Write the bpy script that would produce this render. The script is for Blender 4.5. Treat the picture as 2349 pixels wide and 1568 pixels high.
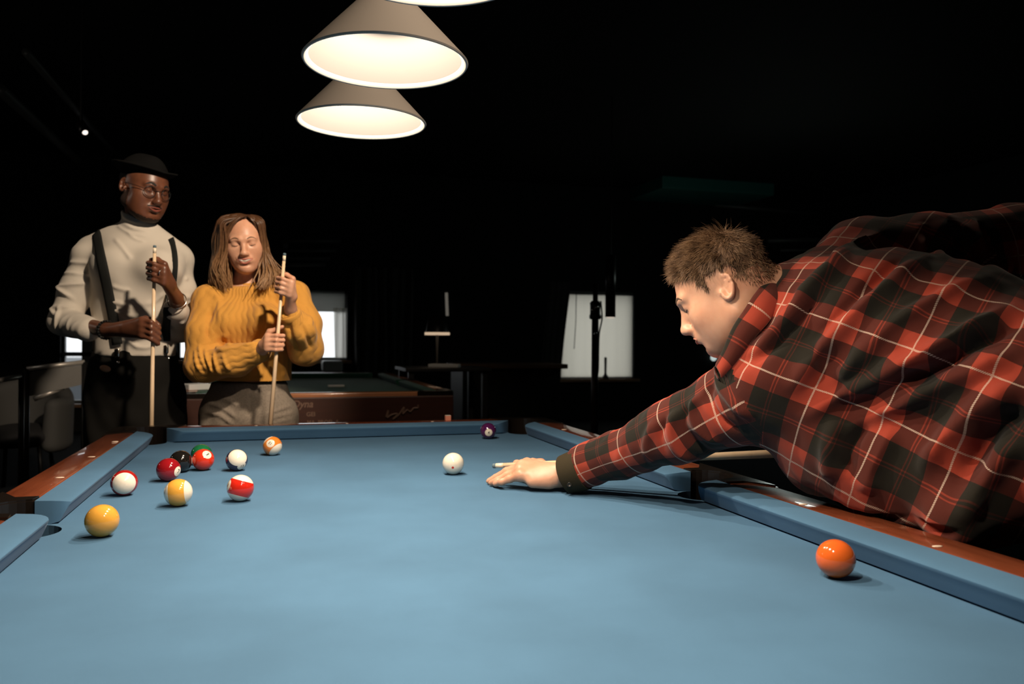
import bpy, bmesh, math, random
import numpy as np
from mathutils import Vector, Matrix, Quaternion
random.seed(7); rng = np.random.default_rng(7)
for o in list(bpy.data.objects): bpy.data.objects.remove(o, do_unlink=True)
S = bpy.context.scene
COL = S.collection
# ------------------------------------------------------------------ camera
W0, H0, F = 2349.0, 1568.0, 1849.65
ZC = 0.765                                   # height of the cloth of the near table
CAM = np.array([-0.262, -1.6579, 0.3561 + ZC])
YAW, PITCH, ROLL = 0.2882, -0.0026, 0.0066
_r = np.array([math.cos(YAW), -math.sin(YAW), 0.0])
FW = np.array([math.sin(YAW)*math.cos(PITCH), math.cos(YAW)*math.cos(PITCH), math.sin(PITCH)])
_u = np.cross(_r, FW)
RT = _r*math.cos(ROLL) + _u*math.sin(ROLL)
UP = -_r*math.sin(ROLL) + _u*math.cos(ROLL)
cd = bpy.data.cameras.new('camera'); cam = bpy.data.objects.new('camera', cd); COL.objects.link(cam)
cam.matrix_world = Matrix(((RT[0], UP[0], -FW[0], CAM[0]), (RT[1], UP[1], -FW[1], CAM[1]), (RT[2], UP[2], -FW[2], CAM[2]), (0, 0, 0, 1)))
cd.sensor_width = 36; cd.lens = F/W0*36; cd.clip_start = .02
cd.dof.use_dof = True; cd.dof.focus_distance = 1.72; cd.dof.aperture_fstop = 5.0
S.camera = cam
# ------------------------------------------------------------------ view, daylight, lamps, added lights
S.view_settings.view_transform = 'Standard'; S.view_settings.look = 'None'
S.view_settings.gamma = 1; S.view_settings.use_curve_mapping = False
S.view_settings.exposure = 0.0
wd = bpy.data.worlds.new('overcast'); S.world = wd; wd.use_nodes = True
wd.node_tree.nodes['Background'].inputs[0].default_value = (.93, .97, 1.0, 1)
wd.node_tree.nodes['Background'].inputs[1].default_value = 1.5
def light(name, kind, loc, energy, color, size=.1, aim=None, **kw):
    d = bpy.data.lights.new(name, kind); d.energy = energy; d.color = color
    if kind == 'AREA': d.size = size
    else: d.shadow_soft_size = size
    for k, v in kw.items(): setattr(d, k, v)
    o = bpy.data.objects.new(name, d); COL.objects.link(o); o.location = loc
    if aim is not None: o.rotation_euler = (Vector(aim)-Vector(loc)).to_track_quat('-Z', 'Y').to_euler()
    return o
LAMP_E, BULB_E = 11., .5                     # downward light of each lamp over the table (W), glow of its bulb
LAMP_C = (1.0, .80, .60)
light('added_spotlight', 'SPOT', (.45, -.35, 2.9), 370, (1, .80, .60), .06, aim=(-.66, 2.0, 1.42), spot_size=math.radians(38), spot_blend=.5)  # added spotlight out of view, brightens the couple
light('added_spotlight', 'SPOT', (1.05, -1.2, 3.05), 150, (1, .84, .68), .10, aim=(-.05, .02, 1.76), spot_size=math.radians(24), spot_blend=.5)  # added out of view, lights the outsides of the lamp shades
light('added_spotlight', 'SPOT', (.45, 1.3, 3.2), 48, (1, .80, .60), .08, aim=(.2, 3.6, .5), spot_size=math.radians(62), spot_blend=.8)  # added to lift the lettered end of the green table
light('added_spotlight', 'SPOT', (.55, 1.1, 2.95), 45, (1, .80, .60), .08, aim=(1.15, -.30, 1.35), spot_size=math.radians(30), spot_blend=.6)  # added to brighten the plaid back and right sleeve
light('added_side_light', 'POINT', (-3.6, 2.5, 2.3), 9, (1, .9, .78), .07)  # added fill, brightens the handrails at the left
light('added_back_light', 'POINT', (4.6, 5.2, 1.9), 9, (.85, 1, .92), .2)  # added fill, lifts the blacks of the room behind
def at(px, py, d):                           # a pixel of the photograph at depth d -> world point
    return CAM + FW*d + RT*((px-W0/2)/F*d) - UP*((py-H0/2)/F*d)
# ------------------------------------------------------------------ helpers
def tag(o, label=None, cat=None, group=None, kind=None):
    if label: o['label'] = label
    if cat: o['category'] = cat
    if group: o['group'] = group
    if kind: o['kind'] = kind
    return o
def empty(name, loc=(0, 0, 0), **kw):
    o = bpy.data.objects.new(name, None); COL.objects.link(o); o.location = loc; o.empty_display_size = .05
    return tag(o, **kw)
def setpar(o, parent):                       # child meshes are written in world coordinates
    if parent is not None:
        o.parent = parent
        o.matrix_parent_inverse = (Matrix.Translation(parent.location) @ parent.rotation_euler.to_matrix().to_4x4()).inverted()
    return o
def link(name, me, mat=None, parent=None, smooth=False, **kw):
    o = bpy.data.objects.new(name, me); COL.objects.link(o)
    if mat is not None:
        for m in (mat if isinstance(mat, (list, tuple)) else [mat]): me.materials.append(m)
    if smooth: me.polygons.foreach_set('use_smooth', [True]*len(me.polygons))
    setpar(o, parent)
    return tag(o, **kw)
def obj(name, bm, mat=None, parent=None, smooth=False, **kw):
    me = bpy.data.meshes.new(name); bm.normal_update(); bm.to_mesh(me); bm.free()
    return link(name, me, mat, parent, smooth, **kw)
def npmesh(name, V, Fq, mat=None, parent=None, smooth=True, attr=None, **kw):
    me = bpy.data.meshes.new(name)
    V = np.ascontiguousarray(V, dtype=np.float32); Fq = np.ascontiguousarray(Fq, dtype=np.int32)
    k = Fq.shape[1]
    me.vertices.add(len(V)); me.vertices.foreach_set('co', V.ravel())
    me.loops.add(Fq.size); me.loops.foreach_set('vertex_index', Fq.ravel())
    me.polygons.add(len(Fq)); me.polygons.foreach_set('loop_start', np.arange(0, Fq.size, k, dtype=np.int32))
    me.polygons.foreach_set('loop_total', np.full(len(Fq), k, dtype=np.int32)) if hasattr(me.polygons[0], 'loop_total') and False else None
    me.update(calc_edges=True); me.validate()
    if attr:
        for n, a in attr.items():
            A = me.attributes.new(n, 'FLOAT_VECTOR', 'POINT'); A.data.foreach_set('vector', np.ascontiguousarray(a, dtype=np.float32).ravel())
    return link(name, me, mat, parent, smooth, **kw)
def box(bm, x0, x1, y0, y1, z0, z1, bev=0, seg=2):
    r = bmesh.ops.create_cube(bm, size=1, matrix=Matrix.Translation(((x0+x1)/2, (y0+y1)/2, (z0+z1)/2)) @ Matrix.Diagonal((x1-x0, y1-y0, z1-z0, 1)))
    if bev:
        es = list({e for v in r['verts'] for e in v.link_edges})
        bmesh.ops.bevel(bm, geom=es, offset=bev, segments=seg, affect='EDGES', profile=.5)
def bx(name, x0, x1, y0, y1, z0, z1, mat, parent=None, bev=0, **kw):
    bm = bmesh.new(); box(bm, x0, x1, y0, y1, z0, z1, bev); return obj(name, bm, mat, parent, **kw)
def lathe(bm, prof, n=48, M=Matrix.Identity(4), cap=True):
    rings = []
    for r, z in prof:
        rings.append([bm.verts.new(M @ Vector((r*math.cos(2*math.pi*i/n), r*math.sin(2*math.pi*i/n), z))) for i in range(n)])
    for a, b in zip(rings, rings[1:]):
        for i in range(n): bm.faces.new((a[i], a[(i+1) % n], b[(i+1) % n], b[i]))
    if cap:
        if prof[0][0] > 1e-6: bm.faces.new(rings[0][::-1])
        if prof[-1][0] > 1e-6: bm.faces.new(rings[-1])
def prism(bm, pts, z0, z1):
    a = [bm.verts.new((x, y, z0)) for x, y in pts]; b = [bm.verts.new((x, y, z1)) for x, y in pts]
    n = len(pts)
    fs = [bm.faces.new(a[::-1]), bm.faces.new(b)]
    for i in range(n): bm.faces.new((a[i], a[(i+1) % n], b[(i+1) % n], b[i]))
    bmesh.ops.recalc_face_normals(bm, faces=bm.faces)
    bmesh.ops.triangulate(bm, faces=fs)
def frame_to(a, b):
    a, b = Vector(a), Vector(b); d = b-a
    return Matrix.Translation(a) @ d.to_track_quat('Z', 'Y').to_matrix().to_4x4(), d.length
def tube(bm, pts, rad, n=8, cap=True, flat=None):
    pts = [Vector(p) for p in pts]; m = len(pts)
    rad = [rad]*m if isinstance(rad, (int, float)) else rad
    t0 = (pts[1]-pts[0]).normalized()
    nrm = t0.orthogonal().normalized() if flat is None else (Vector(flat)-t0*t0.dot(Vector(flat))).normalized()
    rings = []
    for i in range(m):
        t = (pts[min(i+1, m-1)]-pts[max(i-1, 0)]).normalized()
        nrm = (nrm-t*t.dot(nrm)).normalized(); bn = t.cross(nrm)
        r = rad[i]; rx, ry = r if isinstance(r, tuple) else (r, r)
        rings.append([bm.verts.new(pts[i]+nrm*rx*math.cos(2*math.pi*k/n)+bn*ry*math.sin(2*math.pi*k/n)) for k in range(n)])
    for a, b in zip(rings, rings[1:]):
        for k in range(n): bm.faces.new((a[k], a[(k+1) % n], b[(k+1) % n], b[k]))
    if cap: bm.faces.new(rings[0][::-1]); bm.faces.new(rings[-1])
def spline(pts, n=24):
    P = np.array(pts, float); P = np.vstack([2*P[0]-P[1], P, 2*P[-1]-P[-2]]); out = []
    seg = len(P)-3
    for s in np.linspace(0, seg-1e-6, n):
        i = int(s); t = s-i; a, b, c, d = P[i:i+4]
        out.append(.5*((2*b)+(c-a)*t+(2*a-5*b+4*c-d)*t*t+(-a+3*b-3*c+d)*t**3))
    return np.array(out)
# ------------------------------------------------------------------ materials
def mat(name, col, rough=.5, metal=0., spec=.5, emis=None, es=1., coat=0., sheen=0., trans=0., sss=0., bump=None):
    m = bpy.data.materials.new(name); m.use_nodes = True
    b = m.node_tree.nodes['Principled BSDF']; I = b.inputs
    I['Base Color'].default_value = (*col, 1); I['Roughness'].default_value = rough; I['Metallic'].default_value = metal
    I['Specular IOR Level'].default_value = spec; I['Coat Weight'].default_value = coat
    I['Sheen Weight'].default_value = sheen; I['Transmission Weight'].default_value = trans
    if sss: I['Subsurface Weight'].default_value = sss; I['Subsurface Radius'].default_value = (1, .3, .15); I['Subsurface Scale'].default_value = .012
    if emis: I['Emission Color'].default_value = (*emis, 1); I['Emission Strength'].default_value = es
    if bump:                                  # (scale, strength, distance)
        N = NT(m); tc = N.n('ShaderNodeTexCoord'); nz = N.n('ShaderNodeTexNoise', Scale=bump[0], Detail=4.)
        N.l(tc.outputs['Object'], nz.inputs['Vector'])
        bp = N.n('ShaderNodeBump', Strength=bump[1], Distance=bump[2]); N.l(nz.outputs[0], bp.inputs['Height']); N.l(bp.outputs[0], I['Normal'])
    return m
class NT:
    def __init__(s, m): s.t = m.node_tree; s.b = s.t.nodes.get('Principled BSDF')
    def n(s, ty, **kw):
        x = s.t.nodes.new(ty)
        for k, v in kw.items():
            if k in x.inputs.keys(): x.inputs[k].default_value = v
            else: setattr(x, k, v)
        return x
    def l(s, a, b): s.t.links.new(a, b)
    def math(s, op, a, b=None, c=None):
        x = s.t.nodes.new('ShaderNodeMath'); x.operation = op
        for i, v in enumerate((a, b, c)):
            if v is None: continue
            if isinstance(v, (int, float)): x.inputs[i].default_value = v
            else: s.l(v, x.inputs[i])
        return x.outputs[0]
    def mix(s, f, a, b, blend='MIX'):
        x = s.t.nodes.new('ShaderNodeMix'); x.data_type = 'RGBA'; x.blend_type = blend
        for i, v in ((0, f), (6, a), (7, b)):
            if isinstance(v, (int, float)): x.inputs[i].default_value = v
            elif isinstance(v, tuple): x.inputs[i].default_value = (*v, 1)
            else: s.l(v, x.inputs[i])
        return x.outputs[2]
    def ramp(s, f, stops, interp='CONSTANT'):
        x = s.t.nodes.new('ShaderNodeValToRGB'); cr = x.color_ramp; cr.interpolation = interp
        while len(cr.elements) > 1: cr.elements.remove(cr.elements[-1])
        cr.elements[0].position = stops[0][0]; cr.elements[0].color = (*stops[0][1], 1)
        for p, c in stops[1:]:
            e = cr.elements.new(p); e.color = (*c, 1)
        s.l(f, x.inputs[0]); return x.outputs[0]
def speckled(m, col, col2, scale, thr=(.45, .6), noise_detail=4.):   # a second colour in soft blotches
    N = NT(m); tc = N.n('ShaderNodeTexCoord'); nz = N.n('ShaderNodeTexNoise', Scale=scale, Detail=noise_detail); N.l(tc.outputs['Object'], nz.inputs['Vector'])
    N.l(N.ramp(nz.outputs[0], [(thr[0], col), (thr[1], col2)], 'LINEAR'), N.b.inputs['Base Color']); return m
def wood(name, c1, c2, rough=.3, axis='Y', scale=1., coat=.3):
    m = mat(name, c1, rough, coat=coat); N = NT(m)
    tc = N.n('ShaderNodeTexCoord'); mp = N.n('ShaderNodeMapping')
    sc = {'X': (1.2, 26, 26), 'Y': (26, 1.2, 26), 'Z': (26, 26, 1.2)}[axis]
    mp.inputs['Scale'].default_value = tuple(v*scale for v in sc)
    N.l(tc.outputs['Object'], mp.inputs[0]); nz = N.n('ShaderNodeTexNoise', Scale=2.2, Detail=6., Distortion=.6); N.l(mp.outputs[0], nz.inputs['Vector'])
    N.l(N.ramp(nz.outputs[0], [(.3, c2), (.65, c1)], 'LINEAR'), N.b.inputs['Base Color']); return m
M = {}
M['wall'] = mat('black_paint', (.010, .011, .011), .8, spec=.2)
M['floor'] = speckled(mat('dark_carpet', (.012, .014, .016), .95, spec=.1), (.010, .012, .014), (.02, .022, .025), 60)
M['ceiling'] = mat('black_ceiling', (.007, .0075, .007), .9, spec=.1)
M['black'] = mat('black_plastic', (.012, .011, .010), .38)
M['blackm'] = mat('black_metal', (.02, .02, .02), .4, .6)
M['casting'] = mat('bronze_black_casting', (.016, .012, .010), .22, .3, bump=(300, .1, .0004))
M['pocket'] = mat('pocket_rubber', (.002, .002, .002), .7, spec=.1)
M['wood'] = wood('mahogany_rail', (.20, .052, .022), (.125, .030, .013), .27, 'Y', 1., .5)
M['woodx'] = wood('mahogany_rail_across', (.20, .052, .022), (.125, .030, .013), .27, 'X', 1., .5)
M['sight'] = mat('pearl_sight', (.75, .62, .5), .25)
M['maple'] = wood('maple_cue', (.84, .64, .43), (.76, .55, .35), .25, 'Z', .6, .4)
M['ferrule'] = mat('ivory_ferrule', (.84, .72, .55), .3)
M['tip'] = mat('cue_leather', (.10, .16, .20), .8)
M['white'] = mat('white_plastic', (.78, .76, .70), .4)
M['chrome'] = mat('chrome', (.7, .68, .64), .2, 1.)
M['gold'] = mat('gold', (.8, .55, .22), .25, 1.)
def cloth_mat(name, col, sheen):
    m = mat(name, col, .9, spec=.15, sheen=sheen); N = NT(m)
    N.b.inputs['Sheen Roughness'].default_value = .45; N.b.inputs['Sheen Tint'].default_value = (.9, .97, 1, 1)
    tc = N.n('ShaderNodeTexCoord'); nz = N.n('ShaderNodeTexNoise', Scale=5., Detail=5.); N.l(tc.outputs['Object'], nz.inputs['Vector'])
    d = tuple(c*.86 for c in col); N.l(N.ramp(nz.outputs[0], [(.35, d), (.68, col)], 'LINEAR'), N.b.inputs['Base Color'])
    n2 = N.n('ShaderNodeTexNoise', Scale=900., Detail=2.); N.l(tc.outputs['Object'], n2.inputs['Vector'])
    bp = N.n('ShaderNodeBump', Strength=.15, Distance=.0006); N.l(n2.outputs[0], bp.inputs['Height']); N.l(bp.outputs[0], N.b.inputs['Normal'])
    return m
M['blue'] = cloth_mat('blue_baize', (.070, .164, .282), .04)
M['green'] = cloth_mat('green_baize', (.02, .09, .055), .2)
# ------------------------------------------------------------------ the room
XL, XR, YN, YF, ZT = -6.5, 8.0, -4.5, 9.0, 3.3
bx('floor', XL-.2, XR+.2, YN-.2, YF+.2, -.12, 0, M['floor'], kind='structure')
bx('ceiling', XL-.2, XR+.2, YN-.2, YF+.2, ZT, ZT+.12, M['ceiling'], kind='structure')
bx('wall_left', XL-.2, XL, YN, YF, 0, ZT, M['wall'], kind='structure')
bx('wall_right', XR, XR+.2, YN, YF, 0, ZT, M['wall'], kind='structure')
bx('wall_front', XL-.2, XR+.2, YN-.2, YN, 0, ZT, M['wall'], kind='structure')
def on_wall(px, py, y=YF):                   # where the ray through a pixel meets the far wall
    d = FW + RT*((px-W0/2)/F) - UP*((py-H0/2)/F); t = (y-CAM[1])/d[1]; return CAM+d*t
# window openings of the far wall: (x0, x1, z0, z1)
def opening(px0, px1, pyt, pyb):
    a, b = on_wall(px0, (pyt+pyb)/2), on_wall(px1, (pyt+pyb)/2)
    m = (px0+px1)/2; return [a[0], b[0], on_wall(m, pyb)[2], on_wall(m, pyt)[2]]
OP = [opening(138, 248, 690, 925), opening(405, 797, 663, 826), opening(1286, 1455, 668, 868)]
bm = bmesh.new(); x = XL-.2
for x0, x1, z0, z1 in OP:
    box(bm, x, x0, YF, YF+.25, 0, ZT); box(bm, x0, x1, YF, YF+.25, 0, z0); box(bm, x0, x1, YF, YF+.25, z1, ZT); x = x1
box(bm, x, XR+.2, YF, YF+.25, 0, ZT)
obj('wall_back', bm, M['wall'], kind='structure')
M['frame'] = mat('grey_window_frame', (.16, .165, .16), .5)
M['sillwood'] = wood('oak_sill', (.30, .16, .08), (.2, .1, .05), .5, 'X')
def glass_mat(name, k=.06):
    m = bpy.data.materials.new(name); m.use_nodes = True; nt = m.node_tree; nt.nodes.remove(nt.nodes['Principled BSDF'])
    a = nt.nodes.new('ShaderNodeBsdfTransparent'); b = nt.nodes.new('ShaderNodeBsdfGlossy'); b.inputs['Roughness'].default_value = .02; x = nt.nodes.new('ShaderNodeMixShader'); x.inputs[0].default_value = k
    nt.links.new(a.outputs[0], x.inputs[1]); nt.links.new(b.outputs[0], x.inputs[2]); nt.links.new(x.outputs[0], nt.nodes['Material Output'].inputs[0]); return m
M['pane'] = glass_mat('window_glass')
def blind_mat(name, col, t):
    m = bpy.data.materials.new(name); m.use_nodes = True; nt = m.node_tree; nt.nodes.remove(nt.nodes['Principled BSDF'])
    a = nt.nodes.new('ShaderNodeBsdfTranslucent'); a.inputs[0].default_value = (*col, 1)
    b = nt.nodes.new('ShaderNodeBsdfDiffuse'); b.inputs[0].default_value = (*col, 1)
    x = nt.nodes.new('ShaderNodeMixShader'); x.inputs[0].default_value = t
    nt.links.new(b.outputs[0], x.inputs[1]); nt.links.new(a.outputs[0], x.inputs[2]); nt.links.new(x.outputs[0], nt.nodes['Material Output'].inputs[0]); return m
M['blind'] = blind_mat('linen_blind', (.62, .58, .48), .85)
M['blind2'] = blind_mat('white_curtain', (.85, .82, .75), .75)
M['blind3'] = blind_mat('grey_blind', (.50, .50, .47), .6)
wins = []
for i, (x0, x1, z0, z1) in enumerate(OP):
    w = empty('window_%d' % (i+1), ((x0+x1)/2, YF+.12, z0), kind='structure'); wins.append(w)
    bm = bmesh.new(); t = .035
    for a in ((x0, x0+t, z0, z1), (x1-t, x1, z0, z1), (x0, x1, z0, z0+t), (x0, x1, z1-t, z1)): box(bm, a[0], a[1], YF+.08, YF+.15, a[2], a[3])
    if i == 0:
        for k in (.42, .55): box(bm, x0+(x1-x0)*k, x0+(x1-x0)*k+.07, YF+.06, YF+.15, z0, z1)
        for k in (.22, .46): box(bm, x0, x1, YF+.06, YF+.15, z0+(z1-z0)*k, z0+(z1-z0)*k+.05)
    if i == 1: box(bm, x0+(x1-x0)*.32, x0+(x1-x0)*.32+.07, YF+.06, YF+.15, z0, z1)
    obj('window_frame', bm, M['frame'], w)
    bx('window_sill', x0-.05, x1+.05, YF-.10, YF+.08, z0-.04, z0, M['sillwood'], w)
    bx('pane', x0+t, x1-t, YF+.11, YF+.116, z0+t, z1-t, M['pane'], w)
# roller blind over the right window, and curtain and blind in the middle window
x0, x1, z0, z1 = OP[2]
bl = empty('roller_blind', ((x0+x1)/2, YF+.04, z1), label='beige roller blind drawn down over the small window beside the light stand', cat='blind')
bm = bmesh.new(); vs = []
n = 40
for i in range(n+1):
    xx = x0+.01+(x1-x0-.02)*i/n; yy = YF+.045+.004*math.sin(i*.9)
    vs.append([bm.verts.new((xx, yy, z)) for z in np.linspace(z0+.02, z1-.02, 8)])
for a, b in zip(vs, vs[1:]):
    for k in range(7): bm.faces.new((a[k], b[k], b[k+1], a[k+1]))
bs = obj('blind_fabric', bm, M['blind'], bl, True)
bm = bmesh.new(); tube(bm, [(x0+.01, YF+.04, z1-.03), (x1-.01, YF+.04, z1-.03)], .022, 12); obj('roller', bm, M['frame'], bl, True)
bm = bmesh.new(); c0 = on_wall(1322, 670, YF+.02); c1 = on_wall(1317, 800, YF+.02); tube(bm, [c0, (c0+c1)/2+np.array([.01, 0, 0]), c1], .006, 6); obj('pull_cord', bm, M['black'], bl)
def curtain(name, x0, x1, z0, z1, y, mt, folds, amp, ny=10, **kw):
    bm = bmesh.new(); n = folds*8; vs = []
    for i in range(n+1):
        u = i/n; xx = x0+(x1-x0)*u; yy = y+amp*math.sin(u*folds*2*math.pi)+amp*.4*math.sin(u*folds*.7*2*math.pi+1)
        vs.append([bm.verts.new((xx+.012*math.sin(z*3+u*9), yy, z)) for z in np.linspace(z0, z1, ny)])
    for a, b in zip(vs, vs[1:]):
        for k in range(ny-1): bm.faces.new((a[k], b[k], b[k+1], a[k+1]))
    return obj(name, bm, mt, None, True, **kw)
x0, x1, z0, z1 = OP[1]
a = on_wall(768, 730)[0]; b = on_wall(800, 730)[0]
curtain('curtain', a, b+.02, on_wall(780, 820)[2], z1-.22, YF+.03, M['blind2'], 3, .012, label='narrow cream curtain at the right edge of the bright window behind the yellow sweater', cat='curtain')
bl2 = bx('roller_blind', x0+.03, x1-.03, YF+.05, YF+.058, z1-.27, z1-.03, M['blind3'], label='grey blind rolled to the top of the bright window', cat='blind')
M['drape'] = mat('black_velvet', (.03, .028, .026), .8, sheen=.2)
curtain('curtain', on_wall(803, 740)[0], on_wall(945, 740)[0], .05, 2.05, YF-.07, M['drape'], 7, .04, label='dark pleated curtain hanging beside the bright window', cat='curtain')
dr = empty('drape', (OP[2][0], YF-.02, OP[2][3]), label='black drape drawn aside at the left of the small window with the blind', cat='curtain')
bm = bmesh.new(); rows = []
for zz in np.linspace(OP[2][2]-.06, OP[2][3]+.12, 10):
    t = (zz-OP[2][2])/(OP[2][3]-OP[2][2]); xe = on_wall(1286+20*min(1, max(0, t))**1.3, 750, YF-.02)[0]; rows.append([bm.verts.new((xe-.30+.30*u, YF-.03+.018*math.sin(u*22+zz), zz)) for u in np.linspace(0, 1, 25)])
for a_, b_ in zip(rows, rows[1:]):
    for k in range(24): bm.faces.new((a_[k], a_[k+1], b_[k+1], b_[k]))
obj('drape_cloth', bm, M['drape'], dr, True)
# things outside: a pale building and street so that the window shows something
M['facade'] = mat('pale_facade', (.75, .75, .73), .8); M['street'] = mat('grey_asphalt', (.25, .26, .27), .9)
bx('street', -14, 16, YF+.3, YF+14, -.5, -.4, M['street'], kind='structure')
bx('car', -5.2, -2.6, YF+5, YF+6.5, -.35, .75, mat('dark_grey_car_paint', (.12, .13, .14), .3), bev=.25, label='dark grey parked car seen low through the bright window', cat='car')
# ------------------------------------------------------------------ the pool table
def pool_table(root, cx, cy, cloth, wm, wmx, detail=True):
    HW, HL = .635, 1.27; z0 = ZC
    def P(x, y): return (cx+x, cy+y)
    CC = (.668, 1.303); CR = .062; SC = (.692, 0.); SR = .058
    # bed with bites at the pockets
    pts = []
    def arc(c, r, a0, a1, n=14):
        for i in range(n+1):
            a = math.radians(a0+(a1-a0)*i/n); pts.append(P(c[0]+r*math.cos(a), c[1]+r*math.sin(a)))
    X, Y = .692, 1.33
    def corner(sx, sy):
        c = (CC[0]*sx, CC[1]*sy); q = math.degrees(math.atan2(sy, sx)); dx = math.degrees(math.acos((X-CC[0])/CR)); dy = math.degrees(math.acos((Y-CC[1])/CR))
        return c, q, dx, dy
    pts += [P(X, -1.2)]; arc((SC[0], 0), SR, 270, 90); pts += [P(X, 1.22)]
    for sx, sy, a0, a1 in ((1, 1, -69, -204), (-1, 1, 24, -111), (-1, -1, 111, -24), (1, -1, 204, 69)):
        arc((CC[0]*sx, CC[1]*sy), CR, a0, a1)
        if (sx, sy) == (1, 1): pts += [P(.5, Y), P(-.5, Y)]
        if (sx, sy) == (-1, 1): pts += [P(-X, 1.2)]; arc((-SC[0], 0), SR, 90, -90); pts += [P(-X, -1.2)]
        if (sx, sy) == (-1, -1): pts += [P(-.5, -Y), P(.5, -Y)]
    bm = bmesh.new(); prism(bm, pts, z0-.03, z0); obj('bed_cloth', bm, cloth, root)
    # cushions
    prof = [(0., .0375), (.003, .0395), (.008, .0412), (.016, .0428), (.03, .0445), (.057, .046), (.057, -.002), (.03, .0005), (.016, .004), (.008, .020), (.003, .031), (0., .0355)]   # (distance from nose, height)
    def cushion(half, long0, long1, e0, e1, place):
        """runs long0..long1 at the nose; e = (flare, round) at either end"""
        bm = bmesh.new(); rings = []
        ts = [0, .012, .03, .06]+list(np.linspace(.1, .9, 9))+[.94, .97, .988, 1]
        for t in ts:
            ring = []
            for s, z in prof:
                q = max(0., 1-s/.03); rd = 1-math.sqrt(max(0, 1-q*q))
                a = long0-e0[0]*(s/.057)+e0[1]*rd; b = long1+e1[0]*(s/.057)-e1[1]*rd
                ring.append(bm.verts.new(place(half+s, a+(b-a)*t, z0+z)))
            rings.append(ring)
        n = len(prof)
        for a, b in zip(rings, rings[1:]):
            for k in range(n): bm.faces.new((a[k], a[(k+1) % n], b[(k+1) % n], b[k]))
        for rg in (rings[0], rings[-1]):
            for k in range(n//2-1): bm.faces.new((rg[k], rg[k+1], rg[n-2-k], rg[n-1-k]))
        bmesh.ops.recalc_face_normals(bm, faces=bm.faces)
        o = obj('cushion', bm, cloth, root)
        for p in o.data.polygons: p.use_smooth = True
        o.data.set_sharp_from_angle(angle=math.radians(48))
    cz, sz = (.045, .016), (.004, .020)      # corner and side pocket ends
    for sx in (1, -1):
        for a, b, ea, eb in ((.062, 1.205, sz, cz), (-1.205, -.062, cz, sz)):
            cushion(HW, a, b, ea, eb, lambda d, l, z, sx=sx: Vector((cx+sx*d, cy+l, z)))
    for sy in (1, -1): cushion(HL, -.565, .565, cz, cz, lambda d, l, z, sy=sy: Vector((cx+l, cy+sy*d, z)))
    # wooden rails
    def rail(nm, x0, x1, y0, y1, m):
        bm = bmesh.new(); box(bm, x0, x1, y0, y1, z0-.085, z0+.0455, .009, 3)
        o = obj(nm, bm, m, root); o.data.polygons.foreach_set('use_smooth', [True]*len(o.data.polygons)); o.data.set_sharp_from_angle(angle=math.radians(35))
    for sx in (1, -1):
        xa, xb = sorted((cx+sx*.6915, cx+sx*.776))
        for a, b in ((.098, 1.222), (-1.222, -.098)): rail('rail', xa, xb, cy+a, cy+b, wm)
    for sy in (1, -1):
        ya, yb = sorted((cy+sy*1.3265, cy+sy*1.411)); rail('rail', cx-.582, cx+.582, ya, yb, wmx)
    # pocket castings and liners
    for sx in (1, -1):
        q = [(.689, -.10), (.733, -.10), (.775, -.17), (.779, -.16), (.779, .16), (.775, .17), (.733, .10), (.689, .10)]
        a0 = math.asin(.0); ar = [(.694+.062*math.cos(a), .062*math.sin(a)) for a in np.linspace(math.pi/2, -math.pi/2, 15)]
        pp = [(cx+sx*x, cy+y) for x, y in q+ar]
        bm = bmesh.new(); prism(bm, pp, z0-.09, z0+.0485); bmesh.ops.bevel(bm, geom=[e for e in bm.edges if e.is_boundary is False and all(v.co.z > z0+.04 for v in e.verts) and len(e.link_faces) == 2 and e.calc_face_angle(0) > .8], offset=.004, segments=2, affect='EDGES')
        obj('pocket_casting', bm, M['casting'], root)
        bm = bmesh.new(); lathe(bm, [(.064, .0), (.066, -.02), (.066, -.17), (.0, -.17)], 24, Matrix.Translation((cx+sx*SC[0], cy, z0-.031)), cap=False); obj('pocket_liner', bm, M['pocket'], root, True)
        for sy in (1, -1):
            q = [(.690, 1.225), (.73, 1.20), (.779, 1.15), (.779, 1.345)]+[(.715+.064*math.cos(a), 1.349+.064*math.sin(a)) for a in np.linspace(.2, math.pi/2-.1, 8)]+[(.55, 1.414), (.56, 1.37), (.58, 1.325)]
            q += [(CC[0]+CR*math.cos(math.radians(a)), CC[1]+CR*math.sin(math.radians(a))) for a in np.linspace(159, -69, 20)]
            pp = [(cx+sx*x, cy+sy*y) for x, y in q]
            bm = bmesh.new(); prism(bm, pp, z0-.09, z0+.0485); bmesh.ops.bevel(bm, geom=[e for e in bm.edges if all(v.co.z > z0+.04 for v in e.verts) and len(e.link_faces) == 2 and e.calc_face_angle(0) > .8], offset=.004, segments=2, affect='EDGES')
            obj('pocket_casting', bm, M['casting'], root)
            bm = bmesh.new(); lathe(bm, [(.068, .03), (.068, -.17), (.0, -.17)], 24, Matrix.Translation((cx+sx*CC[0], cy+sy*CC[1], z0-.031)), cap=False); obj('pocket_liner', bm, M['pocket'], root, True)
    # sights
    if detail:
        for sx in (1, -1):
            for k in (-3, -2, -1, 1, 2, 3):
                bm = bmesh.new(); lathe(bm, [(.0055, 0), (.0055, .0008), (.003, .0014), (0, .0015)], 16, Matrix.Translation((cx+sx*.712, cy+k*.325+(.008 if k > 0 else -.014), z0+.0453)) @ Matrix.Diagonal((1.7, .9, 1, 1))); obj('sight', bm, M['sight'], root, True)
        for sy in (1, -1):
            for k in (-1, 0, 1):
                bm = bmesh.new(); lathe(bm, [(.0055, 0), (.0055, .0008), (.003, .0014), (0, .0015)], 16, Matrix.Translation((cx+k*.3175, cy+sy*1.348, z0+.0453))); obj('sight', bm, M['sight'], root, True)
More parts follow.
